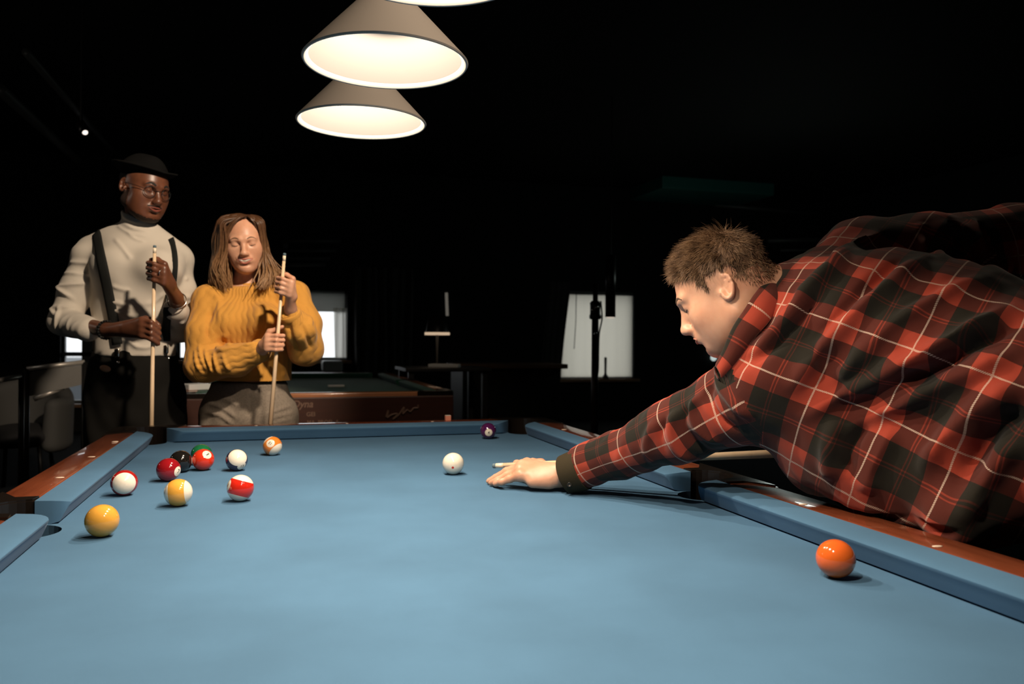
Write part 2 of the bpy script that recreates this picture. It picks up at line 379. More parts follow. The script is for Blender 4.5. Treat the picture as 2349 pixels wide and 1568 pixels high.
    # body and legs
    return root
tb = empty('pool_table', (0, 0, 0), label='blue felted pool table with reddish wooden rails in the foreground', cat='pool table')
pool_table(tb, 0, 0, M['blue'], M['wood'], M['woodx'])
M['body'] = wood('dark_mahogany_body', (.06, .02, .012), (.035, .012, .008), .4, 'X')
def table_body(root, cx, cy, m):
    bm = bmesh.new(); X0, X1, Y0, Y1 = cx-.70, cx+.70, cy-1.33, cy+1.33
    box(bm, X0, X1, Y0, Y1, .38, ZC-.26, .02); obj('cabinet', bm, m, root)
    bm = bmesh.new()
    for a in ((X0, X1, Y0, Y0+.02), (X0, X1, Y1-.02, Y1), (X0, X0+.02, Y0, Y1), (X1-.02, X1, Y0, Y1)): box(bm, a[0], a[1], a[2], a[3], ZC-.26, ZC-.086)
    obj('apron', bm, m, root)
    for sx in (-1, 1):
        for sy in (-1, 1):
            bm = bmesh.new(); lathe(bm, [(.09, 0), (.09, .03), (.055, .05), (.06, .2), (.085, .36), (.085, .385)], 20, Matrix.Translation((cx+sx*.55, cy+sy*1.1, 0))); obj('leg', bm, m, root, True)
table_body(tb, 0, 0, M['body'])
# ------------------------------------------------------------------ balls
R = .05715/2
def sphere_patch(name, C, d, upv, polys, parent, m, rad=R*1.004):
    """flat 2-D outline meshes wrapped on the sphere around direction d"""
    V, Fc = polys; d = Vector(d).normalized(); u = Vector(upv); u = (u-d*d.dot(u)).normalized(); r = u.cross(d)
    out = []
    for x, y in V:
        L = math.hypot(x, y); a = L/R
        w = d*math.cos(a)+((r*x+u*y)/L*math.sin(a) if L > 1e-9 else Vector((0, 0, 0)))
        out.append(Vector(C)+w*rad)
    me = bpy.data.meshes.new(name); me.from_pydata(out, [], Fc)
    return link(name, me, m, parent, True)
def disc_poly(r, n=28, rings=5):
    V = [(0, 0)]; Fc = []
    for k in range(1, rings+1): V += [(r*k/rings*math.cos(2*math.pi*i/n), r*k/rings*math.sin(2*math.pi*i/n)) for i in range(n)]
    for i in range(n): Fc.append((0, 1+i, 1+(i+1) % n))
    for k in range(1, rings):
        for i in range(n): a = 1+(k-1)*n; b = 1+k*n; Fc.append((a+i, b+i, b+(i+1) % n, a+(i+1) % n))
    return V, Fc
def text_mesh(s, size, shear=0.):
    cu = bpy.data.curves.new('lettering', 'FONT'); cu.body = s; cu.size = size; cu.align_x = 'CENTER'; cu.align_y = 'CENTER'; cu.shear = shear; cu.offset = size*.02; cu.resolution_u = 4
    o = bpy.data.objects.new('lettering', cu); COL.objects.link(o)
    dg = bpy.context.evaluated_depsgraph_get(); dg.update(); me = bpy.data.meshes.new_from_object(o.evaluated_get(dg))
    bpy.data.objects.remove(o); bpy.data.curves.remove(cu)
    bm = bmesh.new(); bm.from_mesh(me); bmesh.ops.triangulate(bm, faces=bm.faces)
    for _ in range(2): bmesh.ops.subdivide_edges(bm, edges=[e for e in bm.edges if e.calc_length() > size*.18], cuts=1); bmesh.ops.triangulate(bm, faces=bm.faces)
    V = [(v.co.x, v.co.y) for v in bm.verts]; bm.verts.index_update(); Fc = [tuple(v.index for v in f.verts) for f in bm.faces]; bm.free(); bpy.data.meshes.remove(me)
    return V, Fc
IVORY = (.80, .74, .62)
M['ivory'] = mat('ball_white', IVORY, .09, coat=.6); M['ink'] = mat('ball_ink', (.012, .012, .012), .15, coat=.5); M['reddot'] = mat('red_dot', (.55, .04, .02), .2)
def ball(x, y, col, label, pole=None, num=None, numdir=None, rot=0., disc=.0125, tsize=.011):
    C = np.array([x, y, ZC+R+.0004]); v = CAM-C; v /= np.linalg.norm(v); rx = RT-v*v.dot(RT); rx /= np.linalg.norm(rx); uy = np.cross(v, rx)
    D = lambda d: Vector(rx*d[0]+uy*d[1]+v*d[2]).normalized()
    root_name = 'cue_ball' if num is None and col is None else ('striped_ball' if pole else 'solid_ball')
    m = M['ivory'] if col is None else mat('ball_colour', col, .09, coat=.6)
    if pole:
        N = NT(m); tc = N.n('ShaderNodeTexCoord'); sp = N.n('ShaderNodeSeparateXYZ'); N.l(tc.outputs['Object'], sp.inputs[0])
        N.l(N.mix(N.math('GREATER_THAN', N.math('ABSOLUTE', sp.outputs[2]), R*.56), col, IVORY), N.b.inputs['Base Color'])
    bm = bmesh.new(); bmesh.ops.create_uvsphere(bm, u_segments=64, v_segments=40, radius=R)
    o = obj(root_name, bm, m, None, True, label=label, cat='ball', group='pool balls on the blue table')
    o.location = C
    if pole: o.rotation_euler = D(pole).to_track_quat('Z', 'Y').to_euler()
    if num is not None or (col is None):
        d = D(numdir)
        if num is not None:
            k = sphere_patch('number_disc', C, d, Vector(uy), disc_poly(disc), o, M['ivory'], R*1.003)
            V, Fc = text_mesh(num, tsize); a = math.radians(rot); V = [(p*math.cos(a)-q*math.sin(a), p*math.sin(a)+q*math.cos(a)) for p, q in V]
            sphere_patch('digit', C, d, Vector(uy), (V, Fc), k, M['ink'], R*1.006)
        else: sphere_patch('red_dot', C, d, Vector(uy), disc_poly(.0033, 16, 3), o, M['reddot'], R*1.003)
    return o
ball(-.5527, -.0718, (.72, .36, .055), 'plain yellow ball nearest the left side pocket')
ball(.5556, -.6295, (.72, .13, .02), 'plain orange ball alone by the near right cushion')
ball(-.5813, .3295, (.33, .012, .012), 'white-faced ball with a maroon stripe, beside the left cushion', pole=(0, -.08, 1), num='15', numdir=(-.80, .52, -.12), rot=20)
ball(-.5086, .4997, (.26, .008, .012), 'maroon ball with number 7 low on its right side', num='7', numdir=(.80, -.16, .58), rot=-12, tsize=.014)
ball(-.4944, .6364, (.010, .009, .008), 'black ball behind the maroon one', num='8', numdir=(.985, .06, -.10), rot=0)
ball(-.4529, .7599, (.012, .13, .05), 'dark green ball almost hidden behind the red ball')
ball(-.4402, .6549, (.62, .035, .012), 'orange-red ball with number 3 near its top right', num='3', numdir=(.34, .50, .79), rot=-62, tsize=.014)
ball(-.3535, .6253, (.025, .016, .055), 'ball with a white cap on top and a dark navy stripe below', pole=(.125, .39, .91), num='12', numdir=(.50, -.58, .64), rot=14)
ball(-.2617, .9000, (.72, .22, .03), 'orange and white striped ball nearest the far cushion', pole=(.62, -.66, .42), num='13', numdir=(-.22, .28, .93), rot=145)
ball(-.4521, .1757, (.72, .36, .055), 'yellow and white striped ball behind the plain yellow ball', pole=(.93, .11, .2), num='9', numdir=(-.99, .1, -.1))
ball(-.3284, .1982, (.58, .02, .010), 'red and white striped ball rightmost of the near cluster', pole=(.25, .965, .03), num='11', numdir=(-.93, .22, .28), rot=-30)
ball(.1958, .4250, None, 'white cue ball with a small red dot', numdir=(-.03, -.37, .93))
ball(.4810, 1.1419, (.075, .012, .075), 'purple ball with number 4 beside the far right pocket', num='4', numdir=(.07, -.23, .97), rot=-5, disc=.0138, tsize=.013)
# chalk on the far rail
c = empty('chalk_cube', (.382, 1.372, ZC+.0455), label='small coral chalk cube standing on the far wooden rail', cat='chalk')
bx('chalk_body', .382-.0105, .382+.0105, 1.3615, 1.3825, ZC+.0455, ZC+.0645, mat('coral_wrapper', (.62, .22, .14), .7), c, bev=.0015)
bx('chalk_top', .382-.0100, .382+.0100, 1.362, 1.382, ZC+.0642, ZC+.0665, mat('chalk_face', (.55, .5, .42), .9), c, bev=.001)
# ------------------------------------------------------------------ the three lamps over the table, and an added one out of view
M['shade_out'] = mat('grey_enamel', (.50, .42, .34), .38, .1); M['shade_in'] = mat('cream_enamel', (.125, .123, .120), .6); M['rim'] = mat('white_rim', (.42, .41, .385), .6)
M['bulb'] = mat('lit_bulb', (1, 1, 1), .5, emis=LAMP_C, es=BULB_E)
def pendant(x, y, zr, label, rr=.161):
    o = empty('pendant_lamp', (x, y, zr), label=label, cat='lamp', group='conical lamps over the blue table')
    T = Matrix.Translation((x, y, zr)); h = .155; rt = .022
    bm = bmesh.new(); lathe(bm, [(rr, 0), (rr+.0015, .003), (rr-.001, .006), (rt, h), (.0, h)], 96, T, cap=False); obj('lamp_shade', bm, M['shade_out'], o, True).data.set_sharp_from_angle(angle=math.radians(40))
    bm = bmesh.new(); lathe(bm, [(rr-.0002, .0004), (rr-.0015, -.0012), (rr-.0035, 0), (rr-.0118, .0075), (rr-.0128, .0090), (rt-.002, h-.006), (.0, h-.006)], 96, T, cap=False)
    ln = obj('shade_lining', bm, [M['shade_in'], M['rim']], o, True)
    for f in ln.data.polygons:
        if f.center.z < zr+.0076: f.material_index = 1
    bm = bmesh.new(); lathe(bm, [(.0, .092), (.014, .094), (.022, .100), (.025, .110), (.022, .122), (.014, .134), (.013, .147)], 24, T, cap=False); obj('bulb', bm, M['bulb'], o, True)
    bm = bmesh.new(); lathe(bm, [(.026, h-.012), (.026, h+.05), (.012, h+.065), (.0, h+.066)], 24, T, cap=False); obj('lamp_cap', bm, M['blackm'], o, True)
    light('lamp_light', 'AREA', (x, y, zr+.088), LAMP_E, LAMP_C, .04, shape='DISK')
    bm = bmesh.new(); tube(bm, [(x, y, zr+h+.06), (x, y, ZT+.01)], .004, 8); obj('cord', bm, M['black'], o)
LX = -.05; LZ = ZC+.9
pendant(LX, .406, LZ, 'lowest conical lamp in the picture, hanging farthest over the table')
pendant(LX-.001, -.057, LZ, 'middle conical lamp, hanging between the other two over the table')
pendant(LX+.0, -.512, LZ, 'nearest conical lamp, only its rim showing at the top edge')
pendant(LX+.0, -.97, LZ, 'added conical lamp, out of view above the camera end of the table')  # added lamp, unseen, brightens the near cloth
# ------------------------------------------------------------------ soft bodies: distance fields turned into one smooth skin
class Field:
    def __init__(s, lo, hi, h):
        s.lo = np.array(lo, float); s.h = h; s.n = np.maximum(2, np.ceil((np.array(hi)-s.lo)/h).astype(int)+1)
        s.F = np.full(s.n, 1., dtype=np.float32)
        s.ax = [np.float32(s.lo[i]+h*np.arange(s.n[i])) for i in range(3)]
    def put(s, fn, lo, hi, k, op='u'):
        i0 = np.clip(np.floor((np.array(lo)-s.lo)/s.h).astype(int), 0, s.n-1); i1 = np.clip(np.ceil((np.array(hi)-s.lo)/s.h).astype(int)+1, 0, s.n)
        if (i1 <= i0).any(): return
        sl = tuple(slice(a, b) for a, b in zip(i0, i1))
        X = s.ax[0][sl[0]][:, None, None]; Y = s.ax[1][sl[1]][None, :, None]; Z = s.ax[2][sl[2]][None, None, :]
        d = fn(X, Y, Z); a = s.F[sl]
        if op == 'u':
            if k <= 0: s.F[sl] = np.minimum(a, d)
            else:
                hh = np.clip(.5+.5*(a-d)/k, 0, 1); s.F[sl] = a*(1-hh)+d*hh-k*hh*(1-hh)
        else:                                # carve
            d = -d; hh = np.clip(.5-.5*(a-d)/max(k, 1e-6), 0, 1); s.F[sl] = a*(1-hh)+d*hh+k*hh*(1-hh)
    def cap(s, a, b, r1, r2=None, k=.02, flat=None, op='u'):
        a = np.array(a, float); b = np.array(b, float); r2 = r1 if r2 is None else r2; ba = b-a; L2 = max(ba@ba, 1e-9)
        m = max(r1, r2)+max(k, .004)*1.6+2*s.h
        def fn(X, Y, Z):
            px, py, pz = X-a[0], Y-a[1], Z-a[2]
            t = np.clip((px*ba[0]+py*ba[1]+pz*ba[2])/L2, 0, 1)
            qx, qy, qz = px-t*ba[0], py-t*ba[1], pz-t*ba[2]; q2 = qx*qx+qy*qy+qz*qz
            if flat is not None:
                n, f = flat; w = qx*n[0]+qy*n[1]+qz*n[2]; q2 = q2+w*w*(1/f**2-1)
                return ((np.sqrt(np.maximum(q2, 0))-(r1+(r2-r1)*t))*(.5+.5*f)).astype(np.float32)
            return (np.sqrt(q2)-(r1+(r2-r1)*t)).astype(np.float32)
        s.put(fn, np.minimum(a, b)-m, np.maximum(a, b)+m, k, op)
    def chain(s, pts, rad, k=.01, **kw):
        for i in range(len(pts)-1): s.cap(pts[i], pts[i+1], rad[i], rad[i+1], k, **kw)
    def ell(s, c, rad, ax=None, k=.02, op='u'):
        c = np.array(c, float); rad = np.array(rad, float); A = np.eye(3) if ax is None else np.array(ax, float)
        m = rad.max()+max(k, .004)*1.6+2*s.h
        def fn(X, Y, Z):
            px, py, pz = X-c[0], Y-c[1], Z-c[2]
            q = [px*A[i][0]+py*A[i][1]+pz*A[i][2] for i in range(3)]
            k0 = np.sqrt(sum((q[i]/rad[i])**2 for i in range(3))); k1 = np.sqrt(sum((q[i]/rad[i]**2)**2 for i in range(3)))
            return (k0*(k0-1)/np.maximum(k1, 1e-6)).astype(np.float32)
        s.put(fn, c-m, c+m, k, op)
    def half(s, p, n, k=.002, inv=False):    # cut away everything beyond the plane through p with normal n
        p = np.array(p); n = np.array(n, float); n /= np.linalg.norm(n)
        s.put(lambda X, Y, Z: (-((X-p[0])*n[0]+(Y-p[1])*n[1]+(Z-p[2])*n[2])).astype(np.float32), s.lo, s.lo+s.h*s.n, k, 'c')
    def mesh(s, smooth=1):
        F = s.F; nx, ny, nz = F.shape
        inside = F < 0
        c = np.zeros((nx-1, ny-1, nz-1), np.uint8)
        for dx in (0, 1):
            for dy in (0, 1):
                for dz in (0, 1): c += inside[dx:nx-1+dx, dy:ny-1+dy, dz:nz-1+dz]
        I = np.argwhere((c > 0) & (c < 8)); n = len(I)
        idx = np.full(c.shape, -1, np.int32); idx[I[:, 0], I[:, 1], I[:, 2]] = np.arange(n)
        cor = [(dx, dy, dz) for dx in (0, 1) for dy in (0, 1) for dz in (0, 1)]
        val = np.stack([F[I[:, 0]+a, I[:, 1]+b, I[:, 2]+d] for a, b, d in cor], 1).astype(float)
        acc = np.zeros((n, 3)); cnt = np.zeros(n)
        for i in range(8):
            for j in range(i+1, 8):
                if sum(abs(cor[i][q]-cor[j][q]) for q in range(3)) != 1: continue
                a, b = val[:, i], val[:, j]; m = (a < 0) != (b < 0); t = np.where(m, a/np.where(m, a-b, 1), 0)
                p = np.array(cor[i])[None]+t[:, None]*(np.array(cor[j])-np.array(cor[i]))[None]
                acc += p*m[:, None]; cnt += m
        V = s.lo+s.h*(I+acc/np.maximum(cnt, 1)[:, None])
        Q = []
        for axn in range(3):
            o = [q for q in range(3) if q != axn]
            sl0 = [slice(None)]*3; sl1 = [slice(None)]*3; sl0[axn] = slice(0, -1); sl1[axn] = slice(1, None)
            a = inside[tuple(sl0)]; b = inside[tuple(sl1)]
            for flip in (False, True):
                m = (a & ~b) if not flip else (~a & b)
                E = np.argwhere(m); E = E[(E[:, o[0]] > 0) & (E[:, o[1]] > 0) & (E[:, o[0]] < F.shape[o[0]]-1) & (E[:, o[1]] < F.shape[o[1]]-1)]
                q = []
                for d0, d1 in ((1, 1), (0, 1), (0, 0), (1, 0)):
                    G = E.copy(); G[:, o[0]] -= d0; G[:, o[1]] -= d1; q.append(idx[G[:, 0], G[:, 1], G[:, 2]])
                q = np.stack(q, 1); fl = flip if axn != 1 else not flip
                Q.append(q[:, ::-1] if fl else q)
        Q = np.concatenate(Q); Q = Q[(Q >= 0).all(1)]
        for _ in range(smooth): V = relax(V, Q, .5); V = relax(V, Q, -.52)
        return V, Q
def relax(V, Q, f):
    n = len(V); acc = np.zeros((n, 3)); cnt = np.bincount(Q.ravel(), minlength=n)*2.
    for k in range(4):
        for o in (1, 3):
            for c in range(3): acc[:, c] += np.bincount(Q[:, k], V[Q[:, (k+o) % 4], c], n)
    return V+f*(acc/np.maximum(cnt, 1)[:, None]-V)
def vnormals(V, Q):
    N = np.cross(V[Q[:, 2]]-V[Q[:, 0]], V[Q[:, 3]]-V[Q[:, 1]]); out = np.zeros_like(V)
    for k in range(4):
        for c in range(3): out[:, c] += np.bincount(Q[:, k], N[:, c], len(V))
    return out/np.maximum(np.linalg.norm(out, axis=1), 1e-12)[:, None]
def seg_d(V, a, b):                          # distance of points to a segment, and how far along
    a = np.array(a); ba = np.array(b)-a; t = np.clip((V-a)@ba/max(ba@ba, 1e-12), 0, 1); return np.linalg.norm(V-a-t[:, None]*ba, axis=1), t
def wob(V, scale, seed, n=9):                # smooth noise, about -1..1
    g = np.random.default_rng(seed); out = 0
    for i in range(n):
        k = g.normal(size=3); k *= (0.6+.9*g.random())/np.linalg.norm(k)*2*math.pi/scale; out = out+np.sin(V@k+g.random()*6.28)
    return out/math.sqrt(n)/1.1
def ridge(V, N, pts, w, amp):                # a fold in the cloth along a polyline
    P = spline(pts, max(6, len(pts)*4)); best = np.full(len(V), 9.); tt = np.zeros(len(V))
    lo = P.min(0)-w*3; hi = P.max(0)+w*3; m = np.where(((V > lo) & (V < hi)).all(1))[0]
    if not len(m): return V
    for i in range(len(P)-1):
        d, t = seg_d(V[m], P[i], P[i+1]); u = (i+t)/(len(P)-1); b = d < best[m]; best[m[b]] = d[b]; tt[m[b]] = u[b]
    e = amp*np.exp(-(best/w)**2)*np.minimum(1, np.minimum(tt, 1-tt)*5+.12)
    return V+N*e[:, None]
class Frame:                                 # head / hand local axes
    def __init__(s, o, x, y, z, k=1.): s.o = np.array(o, float); s.A = np.array([x, y, z], float); s.A /= np.linalg.norm(s.A, axis=1)[:, None]; s.k = k
    def __call__(s, *p):
        p = np.array(p[0] if len(p) == 1 else p, float); return s.o+(p*s.k)@s.A
    def inv(s, P): return ((P-s.o)@s.A.T)/s.k
def head_frame(o, fwd, tilt_up, k=1.):       # forward and rough up
    f = np.array(fwd, float); f /= np.linalg.norm(f); u = np.array(tilt_up, float); u -= f*(u@f); u /= np.linalg.norm(u); return Frame(o, np.cross(f, u), f, u, k)
def head(Fd, H, kind='m', smile=0., open_eyes=False):
    A = H.A; k = H.k; E = lambda c, r, kk=.02, op='u': Fd.ell(H(c), np.array(r)*k, A, kk*k, op)
    C = lambda a, b, r1, r2=None, kk=.012, op='u': Fd.cap(H(a), H(b), r1*k, (r1 if r2 is None else r2)*k, kk*k, op=op)
    fem = kind == 'f'
    E((0, -.013, .036), (.073, .088, .084)); E((0, .018, .018), (.066, .072, .075), .03)
    E((0, .026, -.040), (.047 if fem else .060, .058, .066), .03)
    E((0, .052, -.090), (.022 if fem else .034, .028, .025), .03)
    for sx in (-1, 1):
        C((sx*(.041 if fem else .056), -.005, -.055), (sx*(.014 if fem else .022), .058, -.094), .018 if fem else .024, .015 if fem else .018, .03)      # jaw line
        E((sx*.040, .052, -.030+.006*smile), (.026, .022, .022+.004*smile), .035); E((sx*(.028 if fem else .034), .042, -.062), (.024 if fem else .026, .028, .030), .03)   # cheek
        E((sx*.034, .088, .004), (.021, .014, .013), .012, 'c')                                   # socket
        E((sx*.032, .0735, .001), (.0155, .0135, .0125), .006)                                     # lids over the eye
        C((sx*.012, .090, .020), (sx*.044, .076, .021), .007, .006, .016)                         # brow bone
        E((sx*.0115, .0985, -.040), (.0085, .0105, .0075), .006)                                   # nostril wing
        # ear: helix ring, hollow, lobe
        pts = [(sx*(.0745+.0105*math.sin(max(0, t)*3.1)), -.012-.0135*math.sin(t*5.4+.2), -.001+.0235*math.cos(t*5.4-.2)) for t in np.linspace(0, .86, 11)]
        E((sx*.070, -.012, -.002), (.006, .0135, .022), .006)
        for a, b in zip(pts, pts[1:]): C(a, b, max(.0034, .95*Fd.h), max(.0034, .95*Fd.h), .0025)
        E((sx*.081, -.0085, .001), (.0085, .0070, .0140), .003, 'c'); C((sx*.077, -.0165, .010), (sx*.078, -.017, -.010), .0028, .0026, .004)
        E((sx*.073, -.006, -.0235), (.005, .0065, .0075), .006); E((sx*.073, .003, -.006), (.0045, .0045, .006), .004)
        if open_eyes: C((sx*.0215, .0905, -.0035), (sx*.0445, .0835, -.003), .0021, .0019, .0015, 'c')
    C((0, .086, .010), (0, .103, -.030), .0075, .0105, .012); E((0, .106, -.037), (.0115, .0115, .0095), .008)
    E((0, .092, -.049), (.010, .006, .004), .006)
    # mouth
    mz = -.064; w = .024+.008*smile
    E((0, .078, mz), (.030, .020, .018), .016)
    C((-w, .079, mz+.0065*smile), (0, .0985, mz-.003*smile), .0024, .0030, .003, 'c'); C((w, .079, mz+.0065*smile), (0, .0985, mz-.003*smile), .0024, .0030, .003, 'c')
    E((0, .088, -.083), (.018, .008, .005), .010, 'c')
    E((0, .068, -.098), (.020, .016, .014), .014)
def on_skin(Fd, H, x, z, out=0., y0=.13, x1=None):
    """the point of the face at local x, z, found by stepping in from the front; out lifts it off the skin"""
    ys = np.linspace(y0, .02, 240); P = np.array([H(x*(1+0*y), y, z) for y in ys]); I = (P-Fd.lo)/Fd.h; i = np.clip(np.floor(I).astype(int), 0, Fd.n-2); f = I-i
    v = 0
    for dx in (0, 1):
        for dy in (0, 1):
            for dz in (0, 1): v = v+Fd.F[i[:, 0]+dx, i[:, 1]+dy, i[:, 2]+dz]*np.abs(1-dx-f[:, 0])*np.abs(1-dy-f[:, 1])*np.abs(1-dz-f[:, 2])
    j = np.where(v < 0)[0]; return H(x, (ys[j[0]] if len(j) else .08)+out, z)
def face_parts(Fd, H, root, kind='m', smile=0., brow=(.05, .03, .02), lip=(.5, .18, .14), thick=1.):
    """brows, lashes, lips and teeth lying on the skin, as children of the body"""
    k = H.k; S_ = lambda x, z, o=0.: on_skin(Fd, H, x, z, o)
    def line(name, xz, prof, dep, m, out=0., n=14):
        q = spline([(x, 0, z) for x, z in xz], n); bm = bmesh.new()
        P = np.array([S_(p[0], p[2], out) for p in q])
        for _ in range(6): P[1:-1] = (P[:-2]+2*P[1:-1]+P[2:])/4
        tube(bm, list(P), [(max(.0003, v)*k, dep*k) for v in np.interp(np.linspace(0, 1, n), np.linspace(0, 1, len(prof)), prof)], 10, flat=H.A[2]); return obj(name, bm, m, root, True)
    mb = mat('brow_hair', brow, .8); mlash = mat('lash_hair', (.012, .008, .006), .7)
    for sx in (-1, 1):
        line('eyebrow', [(sx*.0165, .0210), (sx*.026, .0262), (sx*.038, .0265), (sx*.050, .020)], [.0024*thick, .0040*thick, .0032*thick, .0010], .0011, mb)
        dz = -.0035
        line('eyelashes', [(sx*.0205, dz+.001), (sx*.027, dz-.0022), (sx*.034, dz-.0024), (sx*.045, dz+.001)], [.0006, .0014, .0016, .0008], .0011, mlash)
    mz = -.064; w = .024+.007*smile; sm = .0065*smile
    ml = mat('lip_skin', lip, .38, spec=.35, sss=.1)
    line('lip', [(-w, mz+sm), (-.010, mz+.0044+sm*.15), (0, mz+.0036+sm*.1), (.010, mz+.0044+sm*.15), (w, mz+sm)], [.0009, .0022, .0026, .0022, .0009], .0017, ml, .0013, 20)
    line('lip', [(-w, mz+sm-.0008), (-.011, mz-.0050-.004*smile), (0, mz-.0064-.005*smile), (.011, mz-.0050-.004*smile), (w, mz+sm-.0008)], [.0009, .0030, .0036, .0030, .0009], .0019, ml, .0013, 20)
    if smile > .3: line('teeth', [(-w*.70, mz+sm*.55), (-.010, mz-.0012), (0, mz-.0020), (.010, mz-.0012), (w*.70, mz+sm*.55)], [.0008, .0034, .0042, .0034, .0008], .0020, mat('teeth', (.72, .64, .54), .3), .0030, 18)
def skin_patch(name, V, Q, H, mask, off, mt, parent, **kw):
    """the part of the skin where mask holds (in head axes), lifted off a little: stubble, beard"""
    N = vnormals(V, Q); ok = mask(H.inv(V)); q = Q[ok[Q].all(1)]; ids, inv = np.unique(q, return_inverse=True)
    return npmesh(name, V[ids]+N[ids]*off, inv.reshape(q.shape), mt, parent, **kw)
def fist(Fd, c, X, Y, Z, wrist, k=1., thumb_up=False, h=None):
    """a hand closed round a stick that runs along X through c; Y the way the fingers point, Z the back of the hand"""
    G = Frame(c, X, Y, Z, k)
    for x, s, dz in ((.030, .95, 0), (.0105, 1., .002), (-.0095, .97, .001), (-.028, .84, -.002)):
        P = [(x*.9, -.036, .017+dz), (x, .004*s, .0265+dz), (x*.98, .0255*s, .003), (x*.95, .008*s, -.0185)]
        Fd.chain([G(p) for p in P], [.0098*k, .0090*k, .0080*k, .0072*k], .0035*k)
        Fd.cap(wrist, G(P[0]), .0205*k, .0125*k, .012*k)
    Fd.cap(np.array(wrist)*.35+G(.004, -.055, .004)*.65, G(.0, -.038, .006), .019*k, .014*k, .012*k)
    T0 = np.array(wrist)*.45+G(.020, -.055, -.010)*.55; T = [(.046, -.040, -.018), (.056, -.012, -.021), (.066 if thumb_up else .046, .010 if thumb_up else .012, -.020)]
    Fd.chain([T0]+[G(p) for p in T], [.016*k, .012*k, .0098*k, .0082*k], .006*k)
def cue_groove(Fd, a, d, L, r0, r1):         # a closed hand leaves room for the stick it holds
    rm = r0+(r1-r0)*.52
    Fd.cap(a-d*.05, a+d*.78, r0+.0012, rm+.0012, .001, op='c'); Fd.cap(a+d*.78, a+d*L, rm+.0012, r1+.0012, .001, op='c')
def skin_mat(name, col, col2, rough=.42, spec=.4):
    m = mat(name, col, rough, spec=spec, sss=.12); N = NT(m); tc = N.n('ShaderNodeTexCoord'); nz = N.n('ShaderNodeTexNoise', Scale=22., Detail=5.); N.l(tc.outputs['Object'], nz.inputs['Vector'])
    N.l(N.ramp(nz.outputs[0], [(.35, col2), (.62, col)], 'LINEAR'), N.b.inputs['Base Color'])
    n2 = N.n('ShaderNodeTexNoise', Scale=420., Detail=3.); N.l(tc.outputs['Object'], n2.inputs['Vector']); bp = N.n('ShaderNodeBump', Strength=.12, Distance=.0006); N.l(n2.outputs[0], bp.inputs['Height']); N.l(bp.outputs[0], N.b.inputs['Normal'])
    return m
M['skin_dark'] = skin_mat('dark_brown_skin', (.155, .058, .030), (.115, .042, .022), .38, .5)
M['skin_w'] = skin_mat('fair_skin', (.66, .36, .235), (.58, .29, .18))
M['skin_m'] = skin_mat('pale_skin', (.62, .35, .235), (.55, .28, .18))
def strands(name, roots, dirs, length, width, droop, mt, parent, seed, seg=4, wave=.0, thin=.15):
    """short hairs as tapering three-sided blades, all in one mesh"""
    g = np.random.default_rng(seed); n = len(roots); D = dirs/np.linalg.norm(dirs, axis=1)[:, None]; L = length if np.ndim(length) else np.full(n, length)
    side = np.cross(D, g.normal(size=(n, 3))); side /= np.linalg.norm(side, axis=1)[:, None]; up = np.cross(side, D)
    V = []; P = roots.copy(); cur = D.copy()
    for i in range(seg+1):
        w = width*(1-(1-thin)*i/seg)
        for a in (0, 2.094, 4.189): V.append(P+side*(w*math.cos(a))+up*(w*math.sin(a)))
        cur = cur+droop/seg+g.normal(size=(n, 3))*wave; cur /= np.linalg.norm(cur, axis=1)[:, None]; P = P+cur*(L/seg)[:, None]
    V = np.stack(V, 1); K = 3*(seg+1); Q = []
    for i in range(seg):
        for a in range(3): Q.append((3*i+a, 3*i+(a+1) % 3, 3*i+3+(a+1) % 3, 3*i+3+a))
    Q = np.array(Q)[None]+(np.arange(n)*K)[:, None, None]
    return npmesh(name, V.reshape(-1, 3), Q.reshape(-1, 4), mt, parent)
def hair_mat(name, c1, c2, scale=60., rough=.45):
    m = mat(name, c1, rough, spec=.35); N = NT(m); tc = N.n('ShaderNodeTexCoord'); nz = N.n('ShaderNodeTexNoise', Scale=scale, Detail=5.); N.l(tc.outputs['Object'], nz.inputs['Vector'])
    N.l(N.ramp(nz.outputs[0], [(.35, c2), (.65, c1)], 'LINEAR'), N.b.inputs['Base Color']); return m
# ------------------------------------------------------------------ person: plaid shirt, leaning over the table
A_ = at
def atz(px, py, z):                          # pixel -> point at height z above the cloth
    d = FW+RT*((px-W0/2)/F)-UP*((py-H0/2)/F); t = (ZC+z-CAM[2])/d[2]; return CAM+d*t
P1 = empty('person', (1.06, -.63, 0), label='man in red plaid shirt leaning over the rail with a cue', cat='person')
LS, EL, WR = A_(1775, 862, 1.57), A_(1552, 990, 1.72), A_(1283, 1092, 1.915)
RS, RE = A_(1985, 612, 1.74), A_(2335, 562, 1.745)
cue_a = np.array([.268, .294, ZC+.040]); cue_d = np.array([.776, -.622, .104]); cue_d /= np.linalg.norm(cue_d)
gc = cue_a+cue_d*1.22; Yh = np.cross(cue_d, (0, 0, 1)); Yh /= np.linalg.norm(Yh); RW = gc-(-np.array([0, 0, 1.])*.8+Yh*.6)*.095+(Yh*.8+np.array([0, 0, 1.])*.6)*.012
NB, G0, M0, PV = A_(1838, 715, 1.645), A_(1883, 735, 1.64), A_(2160, 835, 1.52), A_(2500, 985, 1.36)
hf = -RT*math.cos(math.radians(20))+FW*math.sin(math.radians(20)); Zw = np.array([0, 0, 1.])
p27 = math.radians(27); HF = head_frame(A_(1662, 668, 1.64), hf*math.cos(p27)-Zw*math.sin(p27), hf*math.sin(p27)+Zw*math.cos(p27), .985)
h = .004
Fd = Field((.17, -.95, ZC-.03), (1.45, .40, 1.47), h)
head(Fd, HF, 'm', 0., True)
